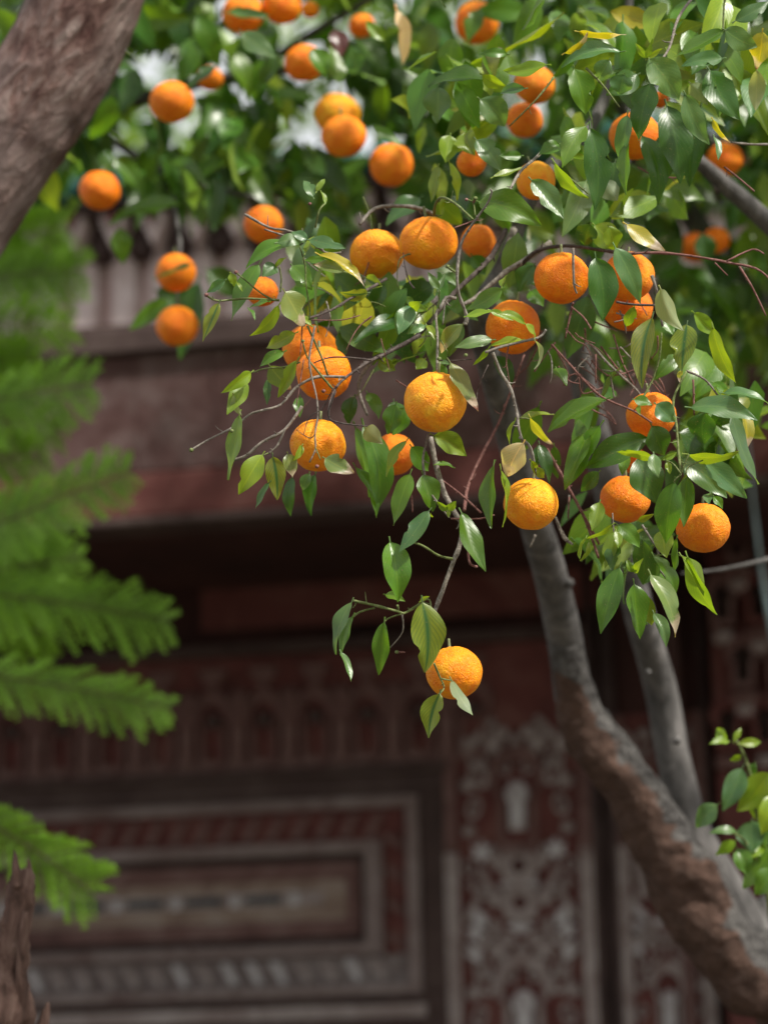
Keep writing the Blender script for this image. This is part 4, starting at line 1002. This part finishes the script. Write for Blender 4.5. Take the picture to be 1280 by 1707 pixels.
for i, (px, py, r, z, tint, label) in enumerate(ORANGES):
    rg = random.Random(i + 40)
    o = ob('orange', omesh[i % 6], None, at(px, py, z)); s = r * z / F * 1.0
    o.scale = (s, s * rg.uniform(.97, 1.03), s * rg.uniform(.93, 1.03)); o.rotation_euler = (rg.uniform(-.22, .22), rg.uniform(-.22, .22), rg.uniform(0, 6.28))
    if i == 0: o.rotation_euler = (.12, .05, 1.0)
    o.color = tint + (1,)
    tag(o, label, 'orange', 'oranges hanging in the trees')
    ob('stalk', cal, o)

# ------------------------------------------------------------------ leaning trunk, broken stub, sapling shoot, cord
ll = at(-200, 640, 4.0)
lt = empty('leaning_tree', (ll.x - .25, ll.y, 0), 'big reddish grey tree trunk leaning across the top left corner', 'tree')
tpart('trunk', [(Vector((ll.x - .30, ll.y, -.05)), .15), (Vector((ll.x - .22, ll.y, .9)), .115), P(-270, 700, 4.0, 104), P(-120, 430, 4.0, 100), P(0, 245, 4.0, 97), P(84, 125, 4.0, 95), P(142, 0, 4.0, 93), P(170, -110, 4.0, 92), P(185, -260, 4.0, 88), P(175, -420, 4.0, 80)], M['bark_red'], lt, sides=40, sub=14, rough=.035, rfreq=26)
sl = at(-10, 1760, 3.8)
st = empty('broken_stub', (sl.x, sl.y, 0), 'broken dark trunk stub with jagged splinters at the bottom left corner', 'tree stump')
tpart('trunk', [(Vector((sl.x - .03, sl.y, -.05)), .10), (Vector((sl.x - .03, sl.y, .9)), .08), P(-30, 1790, 3.8, 75), P(0, 1690, 3.8, 56), P(14, 1620, 3.8, 32), P(24, 1550, 3.8, 26), P(32, 1500, 3.8, 24), P(38, 1462, 3.8, 20), P(36, 1450, 3.8, 14)], M['bark_stub'], st, sides=24, sub=8, rough=.22, rfreq=38, knob=.25)
for pts in ([P(28, 1480, 3.78, 9), P(26, 1440, 3.78, 6), P(24, 1418, 3.79, 1)], [P(46, 1480, 3.8, 8), P(49, 1450, 3.8, 5), P(47, 1432, 3.8, 1)], [P(60, 1740, 3.8, 16), P(74, 1700, 3.8, 9), P(80, 1672, 3.8, 2)], [P(40, 1700, 3.78, 14), P(36, 1600, 3.77, 9), P(42, 1520, 3.77, 5)]):
    tpart('splinter', pts, M['bark_stub'], st, sides=8, sub=5, rough=.2, rfreq=60)
spl = at(1250, 1500, 4.0)
sp = empty('citrus_shoot', (spl.x + .1, spl.y, 0), 'young bright green citrus shoot at the right edge beside the mossy trunk', 'plant')
def sleaf(rows):
    for r in rows:
        bx, by = X(D3, r[0], r[1]); tx, ty = X(D3, r[2], r[3]); leaf_px(sp, bx, by, tx, ty, r[4] / D3[2], r[5], 3.82 + rng.uniform(-.03, .03))
for pts in ([(Vector((spl.x + .1, spl.y, -.02)), .008), (Vector((spl.x + .12, spl.y, .8)), .007), P(1300, 1640, 3.84, 5), P(1272, 1430, 3.84, 4), P(1250, 1290, 3.83, 3), P(1228, 1235, 3.82, 2)],
            [P(1275, 1460, 3.84, 3), P(1240, 1400, 3.82, 2), P(1205, 1385, 3.81, 1.5)]):
    tpart('stem', pts, M['twig_green'], sp, sides=6)
sleaf([(1060,290,1005,225,62,'l'),(1065,290,968,305,46,'l'),(1120,300,1228,292,52,'l'),(1095,290,1130,222,34,'l'),(1130,360,1072,385,38,'l'),(1135,425,1035,640,118,'b'),(1010,610,905,722,104,'b'),(1270,450,1110,640,150,'l'),(1195,470,1215,700,110,'l'),
       (1185,690,1190,850,148,'b'),(1105,742,968,752,42,'b'),(1100,790,1002,862,66,'l'),(1280,820,1140,1030,150,'g'),(1240,800,1180,880,60,'l'),(1290,560,1230,760,120,'l'),(1200,400,1170,470,60,'d'),(1290,930,1200,1060,120,'g'),(1290,680,1250,820,120,'b'),(1110,830,1160,960,110,'g')])
cl = tube('cable', [(at(1215, 210, 6.0), .003), (at(1225, 420, 6.0), .003), (at(1242, 700, 6.0), .003), (at(1268, 940, 6.0), .004), (at(1288, 1050, 6.0), .008), (at(1320, 1200, 6.0), .008), (at(1342, 1400, 6.0), .008), (Vector((at(1350, 1500, 6.0).x, at(1350, 1500, 6.0).y, .0)), .010)], M['cord'], None, sides=8)
tag(cl, 'thin pale blue cord hanging down along the right edge', 'cord')

# ------------------------------------------------------------------ conifer fronds on the left
cl_ = at(-420, 1200, 5.1)
con = empty('feathery_conifer', (cl_.x, cl_.y, 0), 'soft bright green conifer with feathery fronds reaching in from the left', 'tree')
tpart('trunk', [(Vector((cl_.x, cl_.y, -.05)), .09), (Vector((cl_.x, cl_.y, 2)), .07), (Vector((cl_.x + .03, cl_.y, 4.2)), .03)], M['bark_red'], con, sides=12, rough=.06)
def frond(x0, y0, x1, y1, half, z, seed, droop=18):
    """rachis with two rows of drooping feathery sprays; half = half-width in pixels"""
    rg = random.Random(seed)
    a = at(x0, y0, z); b_ = at(x1, y1, z + rg.uniform(-.1, .1)); L = (b_ - a).length; ax = (b_ - a).normalized()
    view = (CAM - a).normalized(); tilt = rg.uniform(.2, .6)
    nor = (view - ax * view.dot(ax)).normalized(); nor = Matrix.Rotation(tilt * rg.choice((-1, 1)), 3, ax) @ nor
    side = ax.cross(nor); h = half * 1.2 * z / F
    sag = droop * z / F
    def pos(t): return a + ax * (L * t) + UP * (sag * (4 * t * (1 - t)) * .6)
    V, Fa = tube_geo([(pos(k / 8), .0032 * (1 - .7 * k / 8)) for k in range(9)], sides=5, sub=1)
    CO = [(.10, .085, .03, 1)] * len(V)
    n = int(L / .0105)
    for i in range(n):
        t = (i + .5) / n
        ln = h * (min(1, .55 + 1.4 * t) if t < .5 else 1) * (min(1, (1.05 - t) * 4.5) ** .6) * 1.05
        for s in (-1, 1):
            l_ = ln * rg.uniform(.75, 1.2)
            d = (side * s + ax * rg.uniform(.55, .95) - UP * rg.uniform(.0, .25) + nor * rg.uniform(-.3, .3)).normalized()
            p = pos(t); m_ = max(4, int(l_ / .0065))
            base = rg.uniform(.75, 1.25); tipw = rg.uniform(.8, 1.3)
            for q in range(m_):
                u_ = (q + .4) / m_; c0 = p + d * (l_ * u_) - UP * (l_ * .14 * u_ * u_)
                for s2 in (-1, 1):
                    nd = (d * rg.uniform(.7, 1.0) + (ax * s2 + nor * rg.uniform(-.6, .6)).normalized() * .8).normalized()
                    nl = rg.uniform(.011, .019) * (1 - .35 * u_); wv = nd.cross(nor).normalized() * .0017
                    k0 = len(V); V += [c0 - wv, c0 + wv, c0 + nd * nl * .6 + wv * .9, c0 + nd * nl, c0 + nd * nl * .6 - wv * .9]
                    Fa.append((k0, k0 + 1, k0 + 2, k0 + 3, k0 + 4))
                    g_ = base * (1 + .55 * u_ * tipw)
                    CO += [(.138 * g_, .262 * g_, .022 * g_, 1)] * 5
    o = ob('frond', mesh('frond', V, Fa, M['frond'], cols=CO), con); o.matrix_parent_inverse = Matrix.Translation(-con.location)
FR = [(-160, 720, 176, 640, 62, 5.0), (-150, 690, 120, 720, 50, 5.15), (-150, 960, 236, 788, 58, 4.95), (-160, 860, 120, 880, 55, 5.1), (-170, 980, 302, 1036, 62, 4.9), (-150, 1000, 160, 930, 45, 5.1), (-160, 1110, 302, 1182, 52, 4.85),
      (-60, 1340, 178, 1492, 62, 4.7), (-150, 560, 140, 545, 50, 5.3), (-150, 500, 160, 450, 55, 5.35), (-160, 420, 120, 470, 50, 5.4), (-120, 330, 60, 390, 60, 5.45), (-160, 620, 80, 600, 55, 5.25), (-120, 60, 50, 20, 60, 5.4), (-140, 130, 60, 100, 60, 5.45),
      (-150, 460, 130, 380, 55, 5.5), (-180, 1030, 110, 1060, 50, 5.1), (-160, 800, 90, 760, 55, 5.2), (-140, 530, 60, 640, 50, 5.3)]
for i, f in enumerate(FR):
    frond(f[0] - 20, f[1], f[2] - 22, f[3], f[4], f[5] + .2, 100 + i)

# ------------------------------------------------------------------ trees beyond the roof
def far_tree(x, y, h, r, label, seed, kinds):
    e = empty('courtyard_tree', (x, y, 0), label, 'tree', group='trees beyond the roof'); rg = random.Random(seed)
    tube('trunk', [(Vector((0, 0, 0)), .22), (Vector((.1, 0, h * .5)), .15), (Vector((0, .1, h * .85)), .06)], M['bark_grey'], e, sides=10)
    V, Fa, UV, CO = [], [], [], []
    cl = [(Vector((rg.gauss(0, r * .5), rg.gauss(0, r * .5), h * .72 + rg.gauss(0, h * .12))), rg.uniform(.25, .5) * r) for _ in range(26)]
    for i in range(2600):
        c_, cr = rg.choice(cl)
        d = Vector((rg.gauss(0, 1), rg.gauss(0, 1), rg.gauss(0, .8))) * (cr * .6)
        ax = Vector((rg.gauss(0, .6), rg.gauss(0, .6), rg.gauss(-.4, .6))); nr = Vector((rg.gauss(0, .5), rg.gauss(-.3, .5), 1))
        k = pick(rg, kinds); col = jitcol(KIND[k][0], rg, .3)
        v, f, u_ = leaf_geo(c_ + d, ax, nr, rg.uniform(.14, .22), rg.uniform(.07, .11), .3, .05, rg, nl=3, nw=1, petiole=0)
        b = len(V); V += v; Fa += [tuple(b + q for q in t) for t in f]; UV += u_; CO += [col + (rg.random(),)] * len(v)
    ob('crown', mesh('crown', V, Fa, LM['mass'], uvs=UV, cols=CO), e)
far_tree(-1.6, 12.5, 8.2, 1.7, 'broad green tree behind the roof above the leaning trunk', 1, [('g', 5), ('l', 3), ('d', 2)])
far_tree(1.2, 13.5, 8.8, 1.8, 'dark green tree behind the roof at the top centre', 2, [('d', 5), ('g', 4)])
far_tree(3.4, 12.0, 8.4, 1.7, 'dark green tree behind the roof at the top right corner', 3, [('d', 5), ('g', 3)])
